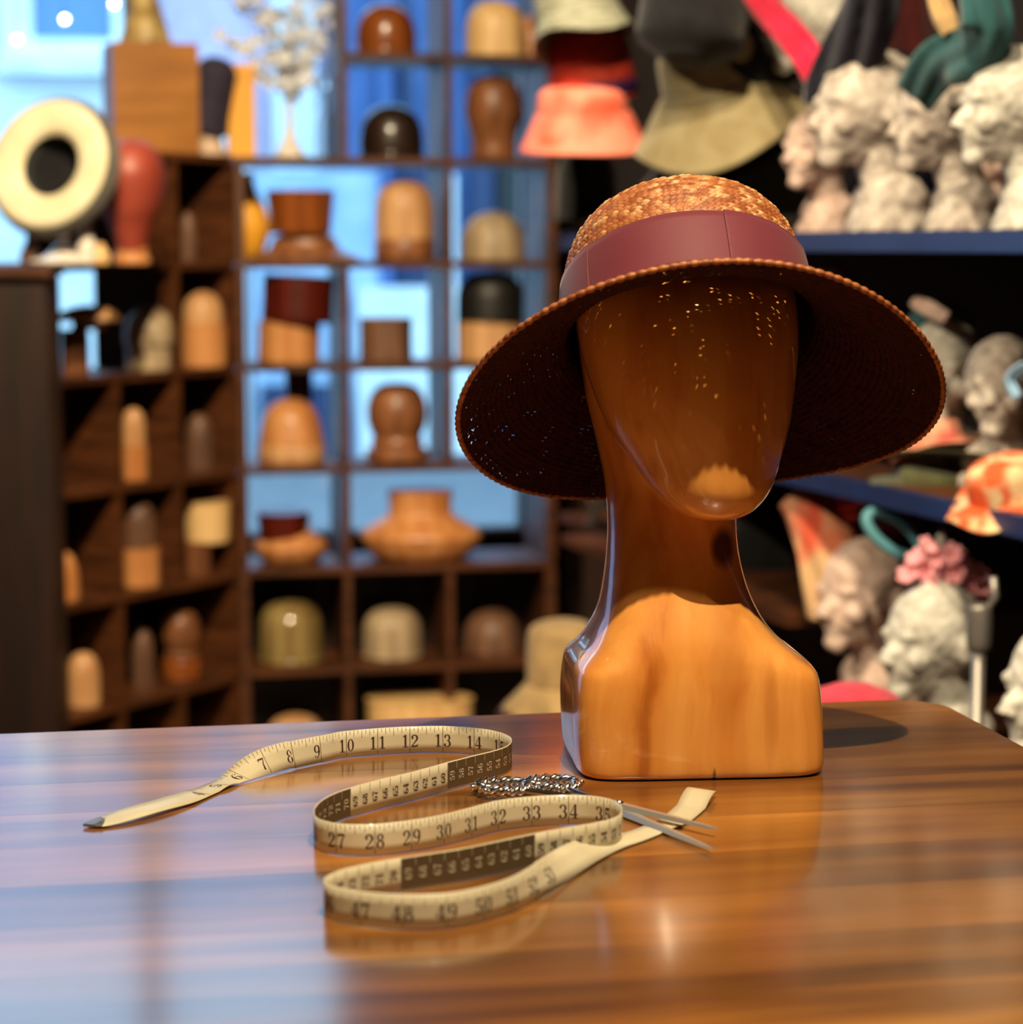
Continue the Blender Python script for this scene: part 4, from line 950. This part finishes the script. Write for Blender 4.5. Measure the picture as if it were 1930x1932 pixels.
# things on the middle shelf
hat_at(1770, 622, .16, name='teal_hat', label='small teal hat on the cream bust of the middle shelf', rc=.045, hc=.04, rb=.06, drop=.004, wav=.004, mat='f_teal', rot=(R(10), R(18), 0), sy=1)
drape('pink_feather', 'pale pink quill trim lying across the small teal cap', 'trim', [(1722, 566, 0), (1755, 585, 0), (1785, 600, 0)], .011, 'paperpink', .10)
drape('blue_ribbon', 'pale blue ribbon hanging on the right bust of the middle shelf', 'ribbon', [(1935, 690, 0), (1908, 715, 0), (1918, 750, 0)], .008, 'bluecloth', .05)
hat_at(1555, 560, .24, name='beret', label='pale peach beret directly beneath the top navy shelf, behind the straw hat', rc=.03, hc=.05, rb=.036, drop=.004, wav=0, mat='skin', sy=1)
hat_at(1765, 838, .10, name='floral_hat', label='peach floral fabric hat lying on the middle shelf behind the straw brim', rc=.042, hc=.03, rb=.07, drop=.008, wav=.006, mat='f_floral', rot=(R(-12), R(-16), 0), sy=.9)
hat_at(1850, 868, .17, name='felt_hat', label='moss green felt hat lying flat on the middle shelf', rc=.08, hc=.03, rb=.15, drop=.010, wav=.012, mat='f_moss', rot=(R(-8), R(6), 0), sy=.9)
hat_at(1760, 912, .08, name='felt_hat', label='dark olive hat brim lying on the shelf edge with a black opening', rc=.05, hc=.02, rb=.09, drop=.006, wav=.004, mat='f_green', rot=(R(10), R(4), 0), sy=.8)
x, y = rat(1885, .02)
fh = cloche('floral_hat', 'orange and cream floral hat overhanging the middle shelf edge at the right', (P(1900, 930, y).x, y, P(1900, 930, y).z), rc=.05, hc=.045, rb=.085, drop=.012, wav=.010, mat='f_floralo', rot=(R(14), R(-18), 0), ph=.6, k=4, sy=.9)
# lower shelf
hat_at(1450, 1000, .20, name='felt_hat', label='black round felt hat on the lower shelf right of the wooden head', rc=.062, hc=.075, rb=.07, drop=.09, wav=.004, mat='f_black', rot=(R(0), R(8), 0), sy=1)
drape('coral_cloth', 'coral and buff fabric falling from the middle shelf right of the wooden head', 'cloth', [(1500, 925, 0), (1530, 960, 0), (1558, 1030, 0), (1566, 1100, 0), (1568, 1170, 0)], .046, 'f_coral', .03, .006)
drape('red_cloth', 'red fabric bunched under the middle shelf behind the busts', 'cloth', [(1590, 960, 0), (1640, 985, 0), (1700, 1040, 0), (1720, 1090, 0)], .05, 'f_redstuff', .16, .012)
drape('red_cloth', 'thin strip of red fabric below the navy shelf edge', 'cloth', [(1570, 965, 0), (1625, 955, 0), (1680, 985, 0)], .02, 'f_redstuff', .06, .006)
x, y = rat(1685, .02); q = P(1685, 1008, y); rt = thing('ribbon_loop', 'teal blue ribbon loop leaning between the two lower busts', 'ribbon', q)
pp = []
for i in range(36):
    a = 2*math.pi*i/36; u_, v_ = .046*math.cos(a), .020*math.sin(a); c5, s5 = math.cos(R(-36)), math.sin(R(-36)); pp.append((u_*c5-v_*s5, .01*math.sin(a), u_*s5+v_*c5))
tube('loop', pp, .008, M['teal_ribbon'], rt, 8, True); tube('tail', [(.03, 0, -.025), (.042, .003, -.045), (.05, .004, -.065)], .006, M['teal_ribbon'], rt, 8)
# pink flower crown
x, y = rat(1778, .03)
fc = thing('flower_crown', 'crown of pink cloth flowers on the whitish lower bust', 'headpiece', P(1780, 1085, y))
fpm = bmesh.new()
for a in range(6):
    bmesh.ops.create_uvsphere(fpm, u_segments=8, v_segments=6, radius=1, matrix=Matrix.Rotation(a*math.pi/3, 4, 'Z') @ Matrix.Translation((.009, 0, .002)) @ Matrix.Rotation(R(-30), 4, 'Y') @ Matrix.Diagonal((.010, .0075, .003, 1)))
fme = bpy.data.meshes.new('cloth_flower'); fpm.to_mesh(fme); fpm.free(); fme.materials.append(M['petalpink'])
for (px, py) in ((1715, 1085), (1730, 1055), (1748, 1032), (1765, 1050), (1775, 1068), (1795, 1048), (1812, 1058), (1800, 1080), (1822, 1075), (1830, 1100), (1845, 1085), (1848, 1112), (1838, 1135), (1745, 1075), (1760, 1085)):
    o = link('cloth_flower', fme, None, fc); o.location = P(px, py, y-.02+random.uniform(-.01, .01))-Vector(fc.location); o.rotation_euler = (R(70)+random.uniform(-.5, .5), random.uniform(-.5, .5), random.uniform(-1, 1)); s_ = random.uniform(.85, 1.15); o.scale = (s_, s_, s_)
tube('white_bud', [tuple(P(1777, 1040, y)-Vector(fc.location)), tuple(P(1776, 1015, y)-Vector(fc.location)), tuple(P(1777, 998, y)-Vector(fc.location))], [.006, .008, .003], M['paperwhite'], fc, 10)
# grey metal post, pink cone hat, odd items
x, y = rat(1858, -.03); mpz = P(1858, 1140, y).z
gp = thing('metal_stand', 'dull grey metal hat stand post right of the flower crowned bust', 'stand', (x, y, 0))
lathe('foot', [(.09, 0), (.09, .01), (.02, .02), (0, .02)], M['greymetal'], gp, 32); tube('post', [(0, 0, .015), (0, 0, mpz-.02)], .0085, M['greymetal'], gp, 14)
lathe('clamp', [(.012, -.03), (.016, -.02), (.016, .02), (.012, .03), (0, .032)], M['greymetal'], gp, 20, loc=(0, 0, mpz-.03)); tube('peg', [(0, 0, 0), (.02, 0, .03), (.016, 0, .055)], .005, M['greymetal'], gp, 8).location = (0, 0, mpz-.02)
x, y = P(1608, 1300, 2.6).x, 2.6
cz_ = P(1608, 1286, 2.6).z
sd = thing('stool', 'low round wooden stool hidden behind the table carrying the pink hat', 'stool', (x, y, 0))
zz = cz_-.075
lathe('seat', [(.13, zz-.03), (.135, zz-.02), (.135, zz-.006), (.13, zz), (0, zz)], M['shelf'], sd, 36, sm=0)
for a in range(4): tube('leg', [(.09*math.cos(a*math.pi/2+.7), .09*math.sin(a*math.pi/2+.7), zz-.025), (.12*math.cos(a*math.pi/2+.7), .12*math.sin(a*math.pi/2+.7), .0)], .012, M['shelf'], sd, 8)
cloche('pink_hat', 'rose pink felt hat peeping over the far table edge right of the wooden head', (x, y, zz+.025), rc=.055, hc=.046, rb=.085, drop=.022, wav=.003, mat='f_pink', sy=.95, flat=.5)
# beige felt cloche left of the wooden head, on its stool
y = 4.2; x = P(1062, 1250, y).x; zc = P(1062, 1300, y).z
sd2 = thing('stool', 'dark round stool carrying the beige felt cloche', 'stool', (x, y, 0)); zz = P(1062, 1338, y).z
lathe('seat', [(.12, zz-.03), (.125, zz-.02), (.125, zz-.006), (.12, zz), (0, zz)], M['shelf'], sd2, 36, sm=0)
for a in range(4): tube('leg', [(.08*math.cos(a*math.pi/2+.7), .08*math.sin(a*math.pi/2+.7), zz-.025), (.11*math.cos(a*math.pi/2+.7), .11*math.sin(a*math.pi/2+.7), .0)], .012, M['shelf'], sd2, 8)
cloche('felt_cloche', 'beige felt cloche with a flared brim just left of the wooden head', (x, y, P(1062, 1285, y).z), rc=.066, hc=P(1062, 1172, y).z-P(1062, 1285, y).z, rb=.115, drop=P(1062, 1285, y).z-P(1062, 1330, y).z, wav=.004, mat='f_beige', rot=(R(4), R(-3), 0), sy=1, flat=.8)
